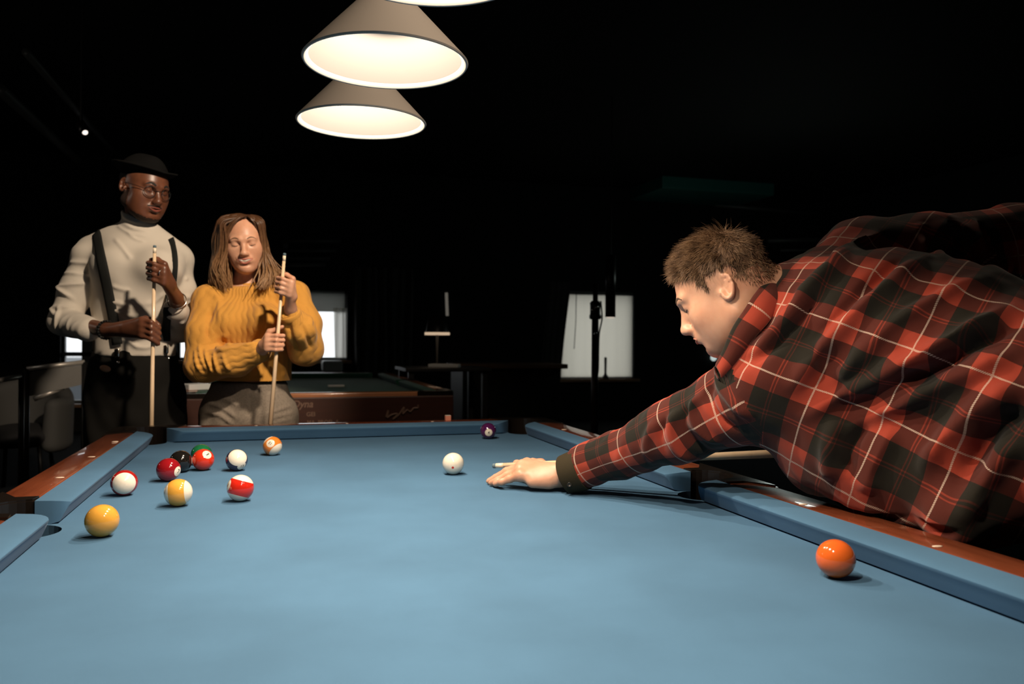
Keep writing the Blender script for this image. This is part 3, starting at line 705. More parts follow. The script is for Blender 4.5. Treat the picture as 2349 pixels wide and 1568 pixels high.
Fd.cap(HF(0, -.022, -.03), NB, .062, .066, .03); Fd.cap(HF(0, -.045, -.02), A_(1850, 690, 1.66), .05, .06, .03)
Fd.cap(NB, M0, .085, .13, .04); Fd.cap(M0, PV, .13, .14, .04); Fd.cap(LS, RS, .06, .06, .04)
Fd.chain([LS, EL, WR], [.048, .040, .027], .02); Fd.chain([RS, RE, RW], [.048, .04, .028], .02)
# bridge hand, flat on the cloth
wr = A_(1284, 1088, 1.905); mcp = [A_(1209, 1064, 1.966), A_(1199, 1068, 1.948), A_(1195, 1078, 1.928), A_(1195, 1090, 1.908)]
fing = [[mcp[0], A_(1186, 1064, 2.02), A_(1180, 1078, 2.035), A_(1190, 1086, 2.02)],
        [mcp[1], A_(1163, 1081, 1.968), A_(1138, 1095, 1.975), atz(1122, 1103, .009)],
        [mcp[2], A_(1164, 1090, 1.942), A_(1142, 1101, 1.945), atz(1127, 1107, .009)],
        [mcp[3], A_(1168, 1098, 1.918), A_(1150, 1105, 1.918), atz(1136, 1110, .009)]]
for P, s in zip(fing, (1.02, 1.04, 1., .92)):
    Fd.chain(P, [.0112*s, .0100*s, .0090*s, .0076*s], .003); Fd.ell(P[1], (.0108*s,)*3, k=.004)
    Fd.cap(wr, P[0], .022, .0135, .012); Fd.ell(P[0]+np.array([0, 0, .002]), (.0125*s,)*3, k=.006)
Fd.cap(A_(1258, 1102, 1.895), A_(1222, 1104, 1.895), .020, .015, .014)
Fd.chain([A_(1262, 1080, 1.945), A_(1240, 1064, 2.0), A_(1222, 1060, 2.02), A_(1206, 1062, 2.03)], [.017, .0135, .0105, .0088], .006)
fist(Fd, gc, cue_d, -Zw*.8+Yh*.6, Yh*.8+Zw*.6, RW, 1.14)
cue_groove(Fd, cue_a, cue_d, 1.47, .0062, .0140)
Fd.half((0, 0, ZC+.0015), (0, 0, -1.), .001)
V, Q = Fd.mesh(2)
B1 = npmesh('body', V, Q, M['skin_m'], P1)
face_parts(Fd, HF, P1, 'm', 0., (.10, .055, .03), (.45, .20, .15)); del Fd
for sx in (-1, 1):
    bm = bmesh.new(); bmesh.ops.create_uvsphere(bm, u_segments=20, v_segments=14, radius=.0118*HF.k, matrix=Matrix.Translation(HF(sx*.0325, .0735, -.001))); obj('eye', bm, mat('eyeball', (.6, .56, .52), .15), P1, True)
# --- the shirt
Fs = Field((.28, -1.15, ZC+.0), (1.55, .26, 1.47), .005)
fl = (np.array(FW), .8)
Fs.chain([A_(1868, 745, 1.62), A_(1990, 780, 1.585), A_(2160, 838, 1.52), A_(2500, 980, 1.32)], [.130, .172, .185, .175], .05)
Fs.cap(A_(1850, 700, 1.65), RS, .085, .098, .05); Fs.cap(A_(1850, 720, 1.63), LS, .080, .088, .05)
Fs.cap(RS, A_(2140, 590, 1.70), .098, .088, .03); Fs.chain([A_(2140, 590, 1.72), RE, RW+np.array([0, 0, .06])], [.088, .082, .055], .03)
Fs.chain([LS, A_(1690, 925, 1.635), EL, A_(1420, 1040, 1.82), A_(1318, 1082, 1.880)], [.090, .078, .066, .052, .047], .03)
Fs.cap(A_(1322, 1080, 1.875), A_(1303, 1088, 1.884), .0455, .045, .006)
Fs.chain([A_(1845, 925, 1.575), A_(1930, 1010, 1.56), A_(2060, 1065, 1.50), A_(2230, 1075, 1.42), A_(2420, 1035, 1.33)], [.105, .110, .115, .125, .10], .05)
Fs.cap(A_(2230, 1090, 1.40), A_(2195, 1185, 1.33), .11, .05, .04)
Fs.half(A_(1326, 1078, 1.872), A_(1290, 1092, 1.896)-A_(1340, 1073, 1.867), .003)
def boxcut(Fz, x1, z1, x0=-9.):                      # nothing lower than the rail where it lies over the rail
    Fz.put(lambda X, Y, Z: (np.maximum(np.maximum(X-x1, x0-X), Z-z1)+0*Y).astype(np.float32), Fz.lo, Fz.lo+Fz.h*Fz.n, .004, 'c')
boxcut(Fs, .66, ZC+.004); boxcut(Fs, .790, ZC+.058, .622)
V, Q = Fs.mesh(2); N = vnormals(V, Q)
def rayhit(px, py, d0=1.05, d1=2.1):
    ds = np.linspace(d0, d1, 260); P = np.array([A_(px, py, d) for d in ds]); I = np.round((P-Fs.lo)/Fs.h).astype(int); ok = ((I >= 0) & (I < Fs.n)).all(1)
    v = np.ones(len(ds)); v[ok] = Fs.F[I[ok, 0], I[ok, 1], I[ok, 2]]; j = np.where(v < 0)[0]
    return P[j[0]] if len(j) else P[np.argmin(v)]
folds = [([(2022, 533), (1975, 565), (1916, 612), (1855, 676), (1800, 745), (1720, 822)], .016, .012), ([(2135, 586), (2065, 635), (1998, 690), (1925, 760), (1860, 826), (1800, 900)], .019, .011),
         ([(2075, 600), (2000, 650), (1935, 720), (1870, 800)], .013, -.010), ([(2250, 640), (2150, 690), (2050, 745), (1960, 830), (1890, 905)], .016, .009), ([(2190, 672), (2080, 720), (1990, 800)], .012, -.012),
         ([(2330, 700), (2223, 757), (2143, 802), (2060, 842), (1935, 900), (1850, 950)], .015, .014), ([(2349, 735), (2240, 785), (2160, 835), (2070, 875)], .014, -.016), ([(2349, 800), (2240, 850), (2140, 890), (2060, 930), (1960, 975)], .018, .010),
         ([(2349, 880), (2260, 930), (2180, 1000), (2110, 1090)], .02, .012), ([(2349, 930), (2270, 1000), (2210, 1090)], .016, -.015), ([(2349, 1000), (2290, 1060), (2235, 1130), (2200, 1200)], .018, .012),
         ([(2060, 980), (2010, 1060), (1990, 1130)], .018, .009), ([(1920, 960), (1900, 1040), (1910, 1100)], .015, .008), ([(2000, 960), (1955, 1020), (1945, 1090)], .012, -.010),
         ([(1668, 838), (1650, 870), (1690, 925), (1740, 950)], .011, .012), ([(1640, 872), (1622, 905), (1650, 955), (1700, 985)], .010, -.011), ([(1612, 900), (1590, 940), (1612, 990), (1660, 1015)], .011, .012), ([(1590, 925), (1568, 960), (1590, 1012), (1630, 1035)], .009, -.010),
         ([(1562, 940), (1540, 975), (1555, 1030), (1600, 1052)], .010, .011), ([(1540, 958), (1516, 990), (1530, 1045)], .009, -.009), ([(1510, 965), (1486, 1010), (1500, 1070)], .011, .007), ([(1440, 1000), (1420, 1050), (1440, 1100)], .012, .004),
         ([(1700, 838), (1760, 800), (1830, 730), (1880, 680)], .012, -.010), ([(2110, 510), (2120, 560), (2180, 610)], .012, .006), ([(2230, 500), (2250, 560), (2300, 610)], .013, .007), ([(2190, 500), (2210, 570), (2260, 620)], .012, -.008), ([(2349, 560), (2310, 620), (2250, 650)], .014, .010)]
V0 = V.copy()
for pts, w, amp in folds: V = ridge(V, N, [rayhit(*p) for p in pts], w*.95, amp*(1.15 if min(p[0] for p in pts) < 1700 else 2.1))
N = vnormals(V, Q); V = V+N*(.0035*wob(V, .16, 3)+.0014*wob(V, .05, 4))[:, None]
V[:, 2] = np.where(V[:, 0] < .785, np.maximum(V[:, 2], np.where(V[:, 0] > .62, ZC+.0505, ZC+.002)), V[:, 2])
V1 = V; V = V0                               # cloth coordinates are read before the folds
# cloth coordinates: along and around the trunk, along and around each sleeve
ts = (PV-A_(1868, 745, 1.62)); ts /= np.linalg.norm(ts); vdir = -FW-ts*(-FW@ts); vdir /= np.linalg.norm(vdir); wdir = np.cross(ts, vdir)
def cyl(V, o, ax, e1, e2, r): p = V-o; return np.stack([p@ax, np.arctan2(p@e2, p@e1)*r, np.zeros(len(V))], 1)
axis_o = A_(1868, 745, 1.62); pp = V-axis_o; tt_ = pp@ts
flat_v = pp@wdir; flat_n = pp@vdir
ang = np.arctan2(flat_v, flat_n+.02); uvT = np.stack([tt_+.062, .6*flat_v+.4*ang*.19+.012, np.zeros(len(V))], 1)
dl = np.minimum(seg_d(V, LS+(EL-LS)*.22, EL)[0], seg_d(V, EL, WR)[0]); dr = np.minimum(seg_d(V, RS+(RE-RS)*.15, RE)[0], seg_d(V, RE, RW)[0])
sx = (WR-LS)/np.linalg.norm(WR-LS); e1 = -FW-sx*(-FW@sx); e1 /= np.linalg.norm(e1); e2 = np.cross(sx, e1)
cen = np.where(((V-LS)@sx < np.linalg.norm(EL-LS))[:, None], LS+((V-LS)@(EL-LS)/((EL-LS)@(EL-LS)))[:, None]*(EL-LS), EL+((V-EL)@(WR-EL)/((WR-EL)@(WR-EL)))[:, None]*(WR-EL))
q = V-cen; uvL = np.stack([(V-LS)@sx+.030, np.arctan2(q@e2, q@e1)*.065+.02, np.zeros(len(V))], 1)
sr = (RE-RS)/np.linalg.norm(RE-RS); f1 = -FW-sr*(-FW@sr); f1 /= np.linalg.norm(f1); uvR = cyl(V, RS, sr, f1, np.cross(sr, f1), .085)
axd = np.minimum(seg_d(V, axis_o, PV)[0]*.50, 9)
lim = (V-LS)@sx
isL = (dl < .105) & (dl < axd*1.15) & (lim > .035); isR = (dr < .10) & (dr < seg_d(V, A_(1990, 780, 1.585), PV)[0]*.55) & ~isL
reg = np.where(isL, 1, np.where(isR, 2, 0)); vote = np.sort(reg[Q], axis=1); freg = np.where((vote[:, 1] == vote[:, 2]) | (vote[:, 1] == vote[:, 0]), vote[:, 1], vote[:, 2])   # each face takes one cloth piece
UV3 = np.stack([uvT, uvL, uvR]); puv = UV3[np.repeat(freg, 4), Q.ravel()]
def plaid_mat(name, PER=.125):
    m = mat(name, (.3, .03, .02), .85, spec=.15, sheen=.12); N = NT(m); at_ = N.n('ShaderNodeAttribute'); at_.attribute_name = 'puv'
    nz = N.n('ShaderNodeTexNoise', Scale=9., Detail=2.); tc = N.n('ShaderNodeTexCoord'); N.l(tc.outputs['Object'], nz.inputs['Vector'])
    sp = N.n('ShaderNodeSeparateXYZ'); N.l(at_.outputs['Vector'], sp.inputs[0])
    red, mid, dark = (.295, .042, .023), (.072, .014, .009), (.012, .0105, .007)
    k0, k1, kl = (0., 0., 0.), (1., 1., 1.), (.45, .45, .45)
    st = [(0, k0), (.42, k1), (.655, kl), (.672, k1), (.70, kl), (.717, k1), (.96, k0)]
    dk = []; lines = []
    for i in (0, 1):
        f = N.math('FRACT', N.math('ADD', N.math('DIVIDE', N.math('ADD', sp.outputs[i], N.math('MULTIPLY', nz.outputs[0], .004)), PER), 10.))
        dk.append(N.ramp(f, st)); lines.append(N.math('LESS_THAN', N.math('ABSOLUTE', N.math('SUBTRACT', f, .19)), .0115))
    base = N.ramp(N.math('MULTIPLY', N.math('ADD', dk[0], dk[1]), .5), [(0, red), (.5, mid), (1, dark)], 'LINEAR')
    tw = N.math('GREATER_THAN', N.math('SINE', N.math('MULTIPLY', N.math('ADD', sp.outputs[0], sp.outputs[1]), 2200.)), -.35)
    c = N.mix(N.math('MULTIPLY', N.math('MULTIPLY', N.math('MAXIMUM', lines[0], lines[1]), tw), .85), base, (.60, .47, .38))
    N.l(c, N.b.inputs['Base Color'])
    wv = N.n('ShaderNodeTexNoise', Scale=700., Detail=2.); N.l(tc.outputs['Object'], wv.inputs['Vector']); bp = N.n('ShaderNodeBump', Strength=.25, Distance=.0008); N.l(wv.outputs[0], bp.inputs['Height']); N.l(bp.outputs[0], N.b.inputs['Normal'])
    return m
V = V1
M['plaid'] = plaid_mat('red_plaid_flannel')
shirt = npmesh('shirt', V, Q, M['plaid'], P1); del Fs
a_ = shirt.data.attributes.new('puv', 'FLOAT_VECTOR', 'CORNER'); a_.data.foreach_set('vector', puv.astype(np.float32).ravel())
# cuff with its button, and the collar
M['cuffcloth'] = mat('olive_cuff', (.035, .028, .016), .85, spec=.1, bump=(500, .3, .001))
ca, cb = A_(1298, 1089, 1.886), A_(1338, 1074, 1.867); cax = (cb-ca)/np.linalg.norm(cb-ca)
bm = bmesh.new(); tube(bm, [ca+(cb-ca)*t for t in (0, .02, .06, .5, .94, 1)], [.0455, .0465, .0470, .0482, .0495, .0488], 48, cap=False)
for v_ in bm.verts: v_.co.z = max(v_.co.z, ZC+.0030)
cuff = obj('cuff', bm, M['cuffcloth'], P1, True, label='dark olive cuff'); so = cuff.modifiers.new('thickness', 'SOLIDIFY'); so.thickness = .004
cn = A_(1305, 1112, 1.82)-A_(1305, 1112, 1.88); cn /= np.linalg.norm(cn)
pb = A_(1306, 1111, 1.837); Mb, _ = frame_to(pb, pb+cn); bm = bmesh.new(); lathe(bm, [(.0, .0025), (.003, .0022), (.0045, .004), (.0055, .003), (.0055, -.004)], 20, Mb); obj('button', bm, M['black'], cuff, True)
# collar: a folded band round the neck
nz_ = (NB-HF(0, -.022, -.03)); nz_ /= np.linalg.norm(nz_); n1 = -FW-nz_*(-FW@nz_); n1 /= np.linalg.norm(n1); n2 = np.cross(nz_, n1)
cpts = [(1642, 838), (1660, 800), (1680, 752), (1706, 712), (1735, 668), (1768, 632), (1795, 622)]; dep = [1.555, 1.545, 1.54, 1.545, 1.56, 1.60, 1.67]
top = [A_(x, y, d) for (x, y), d in zip(cpts, dep)]
bot = [A_(x+dx, y+dy, d-.010) for (x, y), d, dx, dy in zip(cpts, dep, (10, 30, 46, 50, 48, 44, 30), (30, 26, 26, 34, 44, 44, 34))]
far = [A_(1790, 640, 1.74), A_(1740, 690, 1.78), A_(1690, 760, 1.77), A_(1655, 820, 1.72), A_(1646, 842, 1.66)]
farb = [p+np.array([0, 0, -.035]) for p in far]
T_ = spline(top+far+[top[0]], 60); B_ = spline(bot+farb+[bot[0]], 60)
bm = bmesh.new(); rows = [[bm.verts.new(T_[i]*(1-t)+B_[i]*t+(-FW)*.010*math.sin(t*math.pi)*(1 if i < 36 else -1)) for i in range(60)] for t in np.linspace(0, 1, 7)]
for a, b in zip(rows, rows[1:]):
    for i in range(59): bm.faces.new((a[i], a[i+1], b[i+1], b[i]))
me = bpy.data.meshes.new('collar'); bm.to_mesh(me); bm.free()
cu = np.array([[.10*(1 if t < .9 else 1)+.055*t*.0+(i/59)*.0+.012+t*.034, (i/59)*.42+.028, 0] for t in np.linspace(0, 1, 7) for i in range(60)])
a = me.attributes.new('puv', 'FLOAT_VECTOR', 'POINT'); a.data.foreach_set('vector', cu.astype(np.float32).ravel())
col = link('collar', me, M['plaid'], P1, True); so = col.modifiers.new('thickness', 'SOLIDIFY'); so.thickness = .004; ss = col.modifiers.new('smooth', 'SUBSURF'); ss.levels = ss.render_levels = 1
# trousers and shoes
M['denim'] = mat('black_denim', (.012, .012, .014), .9, spec=.1, bump=(300, .2, .001))
Ft = Field((.75, -1.35, .0), (1.75, -.1, 1.15), .01)
hipL, hipR = PV+np.array([-.03, -.12, -.06]), PV+np.array([.06, .0, -.04]); kL, kR = np.array([.98, -.80, .50]), np.array([1.22, -.58, .50]); aL, aR = np.array([1.08, -.88, .10]), np.array([1.42, -.50, .10])
Ft.cap(hipL, hipR, .14, .125, .06); Ft.chain([hipL, kL, aL], [.125, .088, .075], .04); Ft.chain([hipR, kR, aR], [.115, .088, .075], .04)
V, Q = Ft.mesh(1); N = vnormals(V, Q); V += N*(.006*wob(V, .12, 9))[:, None]; npmesh('trousers', V, Q, M['denim'], P1)
M['shoe'] = mat('dark_shoe', (.02, .018, .016), .5)
def shoe(p, d, parent):
    d = np.array([d[0], d[1], 0.]); d /= np.linalg.norm(d); Fz = Field(p+np.array([-.25, -.25, -.02]), p+np.array([.25, .25, .2]), .008)
    Fz.cap(p+d*-.04+(0, 0, .045-p[2]+0), p+d*.15+np.array([0, 0, .035-p[2]]), .045, .036, .03); Fz.cap(p+np.array([0, 0, .10-p[2]]), p+np.array([0, 0, .05-p[2]]), .05, .045, .03); Fz.half(np.array([p[0], p[1], .002]), (0, 0, -1))
    v, q_ = Fz.mesh(1); npmesh('shoe', v, q_, M['shoe'], parent)
shoe(aL, (-.8, .6), P1); shoe(aR, (-.8, .6), P1)
# hair: a close cap and thousands of short hairs
M['hair1'] = hair_mat('light_brown_hair', (.27, .165, .092), (.11, .062, .034), 40)
M['cap1'] = hair_mat('short_brown_hair', (.15, .088, .05), (.09, .05, .028), 180, .7)
me = B1.data; n = len(me.vertices); co = np.empty(n*3, np.float32); me.vertices.foreach_get('co', co); co = co.reshape(-1, 3); L_ = HF.inv(co)
g = np.random.default_rng(5)
def scalp(L):                                # hair line in head axes
    x, y, z = L[:, 0], L[:, 1], L[:, 2]; ax = np.abs(x)
    front = .060+.020*np.clip((.05-ax)/.05, 0, 1)                               # lowest height at the forehead
    zz = np.where(y > .055, front, np.where(y > .02, .030+(y-.02)/.035*.030, np.where(y > -.02, .030, .030-(-.02-y)/.07*.095)))
    side = np.where((ax > .045) & (y > .012) & (y < .036), -.002+(y-.012)/.024*.03, zz)      # sideburn in front of the ear
    return ((x/.081)**2+((y+.018)/.100)**2+((z-.036)/.093)**2 < 1.12) & (z > np.minimum(zz, side)) & (z < .2) & (np.abs(y) < .2) & ~((ax > .0705) & (np.abs(y+.01) < .03) & (z < .038))
Nn = vnormals(co.astype(float), np.array([p.vertices[:] for p in me.polygons]))
m = np.where(scalp(L_))[0]
keep = g.choice(m, 21000); rootp = co[keep]+g.normal(size=(21000, 3))*.0022; Ll = HF.inv(rootp); nn = Nn[keep]
bk = np.interp(Ll[:, 1], [-.075, -.02], [1, 0])[:, None]
fwd_l = np.stack([.25*Ll[:, 0]/.08, np.interp(Ll[:, 2], [.04, .11], [.35, .95]), np.interp(Ll[:, 2], [.04, .11], [-.75, .12])], 1)*(1-bk)+np.array([[0, -.35, -.75]])*bk   # forward on the crown, down at the sides
D = (nn@HF.A.T)*np.interp(Ll[:, 2], [.04, .11], [.14, .40])[:, None]+fwd_l*.9+g.normal(size=(21000, 3))*.16+np.stack([wob(rootp, .030, 61), wob(rootp, .030, 62), wob(rootp, .030, 63)], 1)*.28; D = D@HF.A
ln = np.interp(Ll[:, 2], [-.07, 0, .05, .09, .13], [.004, .007, .013, .026, .031])*(.65+.7*g.random(21000))
strands('hair', rootp-nn*.002, D, ln, .00065, np.array(HF.A[1])*.25-Zw*.25, M['hair1'], P1, 6, 4, .06)
Fh = Field(HF(0, 0, .02)-.17, HF(0, 0, .02)+.17, .004)
Fh.ell(HF(0, -.013, .036), np.array((.0752, .0902, .0862))*HF.k, HF.A, .0); Fh.ell(HF(0, .018, .018), np.array((.0682, .0745, .080))*HF.k, HF.A, .03*HF.k)
V, Q = Fh.mesh(1); L2 = HF.inv(V); ok = scalp(L2); npmesh('hair_base', V, Q[ok[Q].all(1)], M['cap1'], P1)
# light stubble along the jaw
# --- the cue he plays with
def cue(a, b, label, r0=.0062, r1=.0145, butt=.0, **kw):
    o = empty('cue_stick', tuple(a), label=label, cat='cue', group='pool cues'); Mx, L = frame_to(a, b)
    bm = bmesh.new(); lathe(bm, [(0, 0), (r0*.8, .0008), (r0, .003), (r0, .010)], 20, Mx); obj('cue_tip', bm, M['tip'], o, True)
    bm = bmesh.new(); lathe(bm, [(r0, .010), (r0, .030)], 20, Mx); obj('ferrule', bm, M['ferrule'], o, True)
    bm = bmesh.new(); lathe(bm, [(r0, .030), (r0*1.18, .4), (r0+(r1-r0)*.52, .78)], 20, Mx); s = obj('shaft', bm, M['maple'], o, True)
    bm = bmesh.new(); lathe(bm, [(r0+(r1-r0)*.52, .78), (r1, L-.02), (r1*.9, L-.005), (r1*.6, L)], 20, Mx); obj('butt', bm, kw.get('bm', M['maple']), o, True)
    return o
M['buttwood'] = wood('dark_cue_butt', (.10, .045, .02), (.05, .02, .01), .25, 'Z', .6, .5)
cue(cue_a, cue_a+cue_d*1.46, 'pale wooden cue held low over the cloth by the man in plaid', r1=.0140)
# ------------------------------------------------------------------ person: man in the pale turtleneck
def puv_cyl(V, px, py, d, r):                # around / up coordinates of a standing trunk
    o = A_(px, py, d); q = V-o; return np.stack([np.arctan2(q@_r, -(q@np.array([FW[0], FW[1], 0])))*r, V[:, 2], np.zeros(len(V))], 1)
FH = np.array([FW[0], FW[1], 0.]); FH /= np.linalg.norm(FH)
P2 = empty('person', tuple(A_(310, 900, 3.25)*np.array([1, 1, 0])), label='man in white turtleneck, black suspenders and dark hat holding a cue', cat='person')
hd = -FH*math.cos(math.radians(57))+_r*math.sin(math.radians(57))          # turned to his left, looking down
H2 = head_frame(A_(331, 434, 3.22), hd-Zw*.22, Zw+_r*.13+hd*.22, 1.04)
h = .0045
lo = A_(95, 370, 3.4); B2lo = np.minimum(np.minimum(A_(90, 350, 3.6), A_(90, 350, 2.85)), np.minimum(A_(470, 350, 3.6), A_(470, 350, 2.85))); B2hi = np.maximum(np.maximum(A_(90, 350, 3.6), A_(90, 350, 2.85)), np.maximum(A_(470, 350, 3.6), A_(470, 350, 2.85)))
Fd = Field((B2lo[0], B2lo[1], .80), (B2hi[0], B2hi[1], 1.93), h)
head(Fd, H2, 'm', .35)
nb = A_(322, 535, 3.27)
Fd.cap(H2(0, -.022, -.04), nb, .053, .055, .02)
Fd.cap(nb, A_(315, 640, 3.25), .06, .10, .03); Fd.cap(A_(315, 640, 3.25), A_(310, 790, 3.25), .10, .11, .04)
s1, e1_, w1 = A_(205, 590, 3.25), A_(148, 736, 3.19), A_(246, 757, 3.02)
s2, e2_, w2 = A_(406, 596, 3.31), A_(423, 752, 3.30), A_(404, 683, 3.05)
Fd.chain([s1, e1_, w1], [.045, .038, .025], .02); Fd.chain([s2, e2_, w2], [.045, .038, .025], .02)
cueA, cueB = A_(355, 562, 2.955), A_(347, 975, 2.955); cueD = (cueB-cueA)/np.linalg.norm(cueB-cueA)
def on_cue(py): return cueA+cueD*((py-562)/413.*np.linalg.norm(cueB-cueA))
Zv = -FH*.8+Zw*.5
fist(Fd, on_cue(768)+np.array([0, 0, .004]), -cueD, _r*.95-Zw*.38-FH*.05, -FH*.85+Zw*.45, w1, 1.03)
fist(Fd, on_cue(626), -cueD, -_r*.92+Zw*.32, -FH*.85+_r*.45, w2, 1.0)
cue_groove(Fd, cueA, cueD, 1.48, .0060, .0135)
V, Q = Fd.mesh(2); npmesh('body', V, Q, M['skin_dark'], P2)
face_parts(Fd, H2, P2, 'm', .28, (.012, .008, .006), (.24, .07, .052), 1.5); del Fd; VB2, QB2 = V, Q
def shell(name, H, parts, mt, parent, hgt=.003, sm=1, **kw):
    c = H.o; Fz = Field(c-.22, c+.22, hgt)
    for f in parts: f(Fz)
    v, q = Fz.mesh(sm); return npmesh(name, v, q, mt, parent, **kw)
M['beard'] = hair_mat('black_beard', (.030, .014, .009), (.012, .007, .005), 350, .7)
E2 = lambda H, c, r, k=.006, op='u': (lambda F_: F_.ell(H(c), np.array(r)*H.k, H.A, k*H.k, op))
C2 = lambda H, a, b, r1, r2, k=.004, op='u': (lambda F_: F_.cap(H(a), H(b), r1*H.k, r2*H.k, k*H.k, op=op))
jaw = lambda L: (L[:, 2] > -.135) & (L[:, 1] > -.012) & (L[:, 1] < .12) & (np.abs(L[:, 0]) < .085) & (((L[:, 2] < -.088-.35*np.clip(L[:, 1]-.05, 0, 1)) | ((L[:, 1] < .022+.0*L[:, 0]) & (L[:, 2] < -.015) & (np.abs(L[:, 0]) > .04))))
stache = lambda L: (L[:, 1] > .07) & (np.abs(L[:, 2]+.0525+.16*np.abs(L[:, 0])) < .0046) & (np.abs(L[:, 0]) < .031)
skin_patch('beard', VB2, QB2, H2, jaw, .0009, M['beard'], P2); skin_patch('mustache', VB2, QB2, H2, stache, .0013, M['beard'], P2)  # beard patch is part stubble, part jaw shade put into the colour
M['hair2'] = hair_mat('black_hair', (.010, .008, .007), (.005, .004, .004), 300, .8)
shell('hair', H2, [E2(H2, (0, -.020, .030), (.0765, .0955, .084), .0), E2(H2, (0, .10, -.015), (.085, .078, .085), .01, 'c'), E2(H2, (0, .02, -.07), (.12, .10, .075), .01, 'c')], M['hair2'], P2)
# hat with a short upturned brim
M['hat'] = mat('black_felt', (.006, .006, .006), .95, spec=.05)
hat = shell('hat', H2, [E2(H2, (0, -.022, .064), (.083, .100, .058), .0), C2(H2, (0, -.045, .088), (0, .02, .090), .042, .038, .03)], M['hat'], P2, .004, 2, label='black felt hat')
bm = bmesh.new(); rows = []
for t, zz in ((1.0, .066), (1.16, .062), (1.30, .066), (1.36, .073), (1.32, .069), (1.16, .057), (1.0, .060)):
    rows.append([bm.verts.new(H2(.0825*t*math.cos(a), -.022+.0985*t*math.sin(a), zz+.016*(t-1)*2*abs(math.cos(a))+.006*math.sin(a))) for a in np.linspace(0, 2*math.pi, 48, endpoint=False)])
for a, b in zip(rows, rows[1:]):
    for i in range(48): bm.faces.new((a[i], a[(i+1) % 48], b[(i+1) % 48], b[i]))
obj('brim', bm, M['hat'], hat, True)
# glasses
bm = bmesh.new()
for sx in (-1, 1):
    c = np.array([sx*.0335, .0985-.006*(1), -.004]); ring = [H2(c[0]+.0215*math.cos(a), c[1]-sx*.0*math.cos(a)-abs(.006*math.cos(a))*0-.005*sx*math.cos(a), c[2]+.0205*math.sin(a)) for a in np.linspace(0, 2*math.pi, 33)]
    tube(bm, ring, .0011*H2.k, 8, cap=False)
    tube(bm, spline([H2(sx*.055, .086, .002), H2(sx*.073, .06, .006), H2(sx*.080, .0, .008), H2(sx*.078, -.02, .0)], 12), .0011*H2.k, 8)
tube(bm, spline([H2(-.0125, .0955, .002), H2(0, .1045, .0045), H2(.0125, .0955, .002)], 8), .0011*H2.k, 8)
gl = obj('eyeglasses', bm, M['blackm'], P2, True, label='round thin framed eyeglasses')
M['lens'] = glass_mat('spectacle_lens', .05)
for sx in (-1, 1):
    bm = bmesh.new(); c = bm.verts.new(H2(sx*.0335, .0925, -.004)); ring = [bm.verts.new(H2(sx*.0335+.021*math.cos(a), .0925-.005*sx*math.cos(a), -.004+.020*math.sin(a))) for a in np.linspace(0, 2*math.pi, 32, endpoint=False)]
    for i in range(32): bm.faces.new((c, ring[i], ring[(i+1) % 32]))
    o = obj('lens', bm, M['lens'], gl, True); o.modifiers.new('thickness', 'SOLIDIFY').thickness = .0008
# turtleneck
def knit_mat(name, col, bump_s, kind):
    m = mat(name, col, .85, spec=.15, sheen=.15); N = NT(m); a = N.n('ShaderNodeAttribute'); a.attribute_name = 'puv'; sp = N.n('ShaderNodeSeparateXYZ'); N.l(a.outputs['Vector'], sp.inputs[0])
    tc = N.n('ShaderNodeTexCoord'); nz = N.n('ShaderNodeTexNoise', Scale=500. if kind == 'fine' else 260., Detail=3.); N.l(tc.outputs['Object'], nz.inputs['Vector'])
    hgt = nz.outputs[0]
    if kind == 'cable':
        ph = N.math('ADD', N.math('MULTIPLY', sp.outputs[0], 2*math.pi/.048), N.math('MULTIPLY', N.math('SINE', N.math('MULTIPLY', sp.outputs[1], 2*math.pi/.05)), .4))
        w = N.math('ABSOLUTE', N.math('SINE', ph)); rb = N.math('ABSOLUTE', N.math('SINE', N.math('MULTIPLY', sp.outputs[0], math.pi/.0055)))
        lowb = N.math('LESS_THAN', sp.outputs[2], .5)
        hgt = N.math('ADD', N.math('MULTIPLY', N.math('ADD', N.math('MULTIPLY', w, lowb), N.math('MULTIPLY', rb, N.math('SUBTRACT', 1., lowb))), 1.4), N.math('MULTIPLY', nz.outputs[0], .7))
    bp = N.n('ShaderNodeBump', Strength=bump_s, Distance=.0045 if kind == 'cable' else .0012); N.l(hgt, bp.inputs['Height']); N.l(bp.outputs[0], N.b.inputs['Normal']); return m
M['turtle'] = knit_mat('ivory_jersey', (.56, .51, .44), .3, 'fine')
Fs = Field((B2lo[0], B2lo[1], 1.0), (B2hi[0], B2hi[1], 1.66), .005)
fl = (FH, .70)
Fs.cap(A_(314, 598, 3.26), A_(311, 690, 3.24), .150, .152, .05, flat=fl); Fs.cap(A_(311, 690, 3.24), A_(308, 812, 3.24), .158, .160, .05, flat=fl)
Fs.cap(A_(318, 552, 3.28), s1, .066, .058, .045); Fs.cap(A_(324, 552, 3.28), s2, .066, .058, .045)
Fs.cap(A_(285, 536, 3.28), A_(213, 566, 3.27), .05, .050, .03); Fs.cap(A_(350, 546, 3.28), A_(402, 588, 3.28), .05, .054, .03)
Fs.ell(A_(268, 615, 3.19), (.095, .085, .085), k=.06); Fs.ell(A_(366, 617, 3.19), (.09, .085, .085), k=.06)
Fs.cap(A_(322, 540, 3.26), A_(318, 480, 3.26), .068, .0645, .02)
Fs.half(A_(320, 499, 3.25), _r*.36+Zw*.92-FH*.02, .004)
wc1, wc2 = A_(202, 755, 3.08), A_(402, 712, 3.12)
Fs.chain([s1, A_(176, 662, 3.22), e1_, wc1], [.060, .060, .055, .0465], .03); Fs.chain([s2, A_(413, 672, 3.29), e2_, wc2], [.059, .059, .054, .046], .03)
Fs.half(A_(203, 756, 3.078), w1-e1_) if False else None
Fs.half(A_(306, 815, 3.24), (0, 0, -1.), .004)
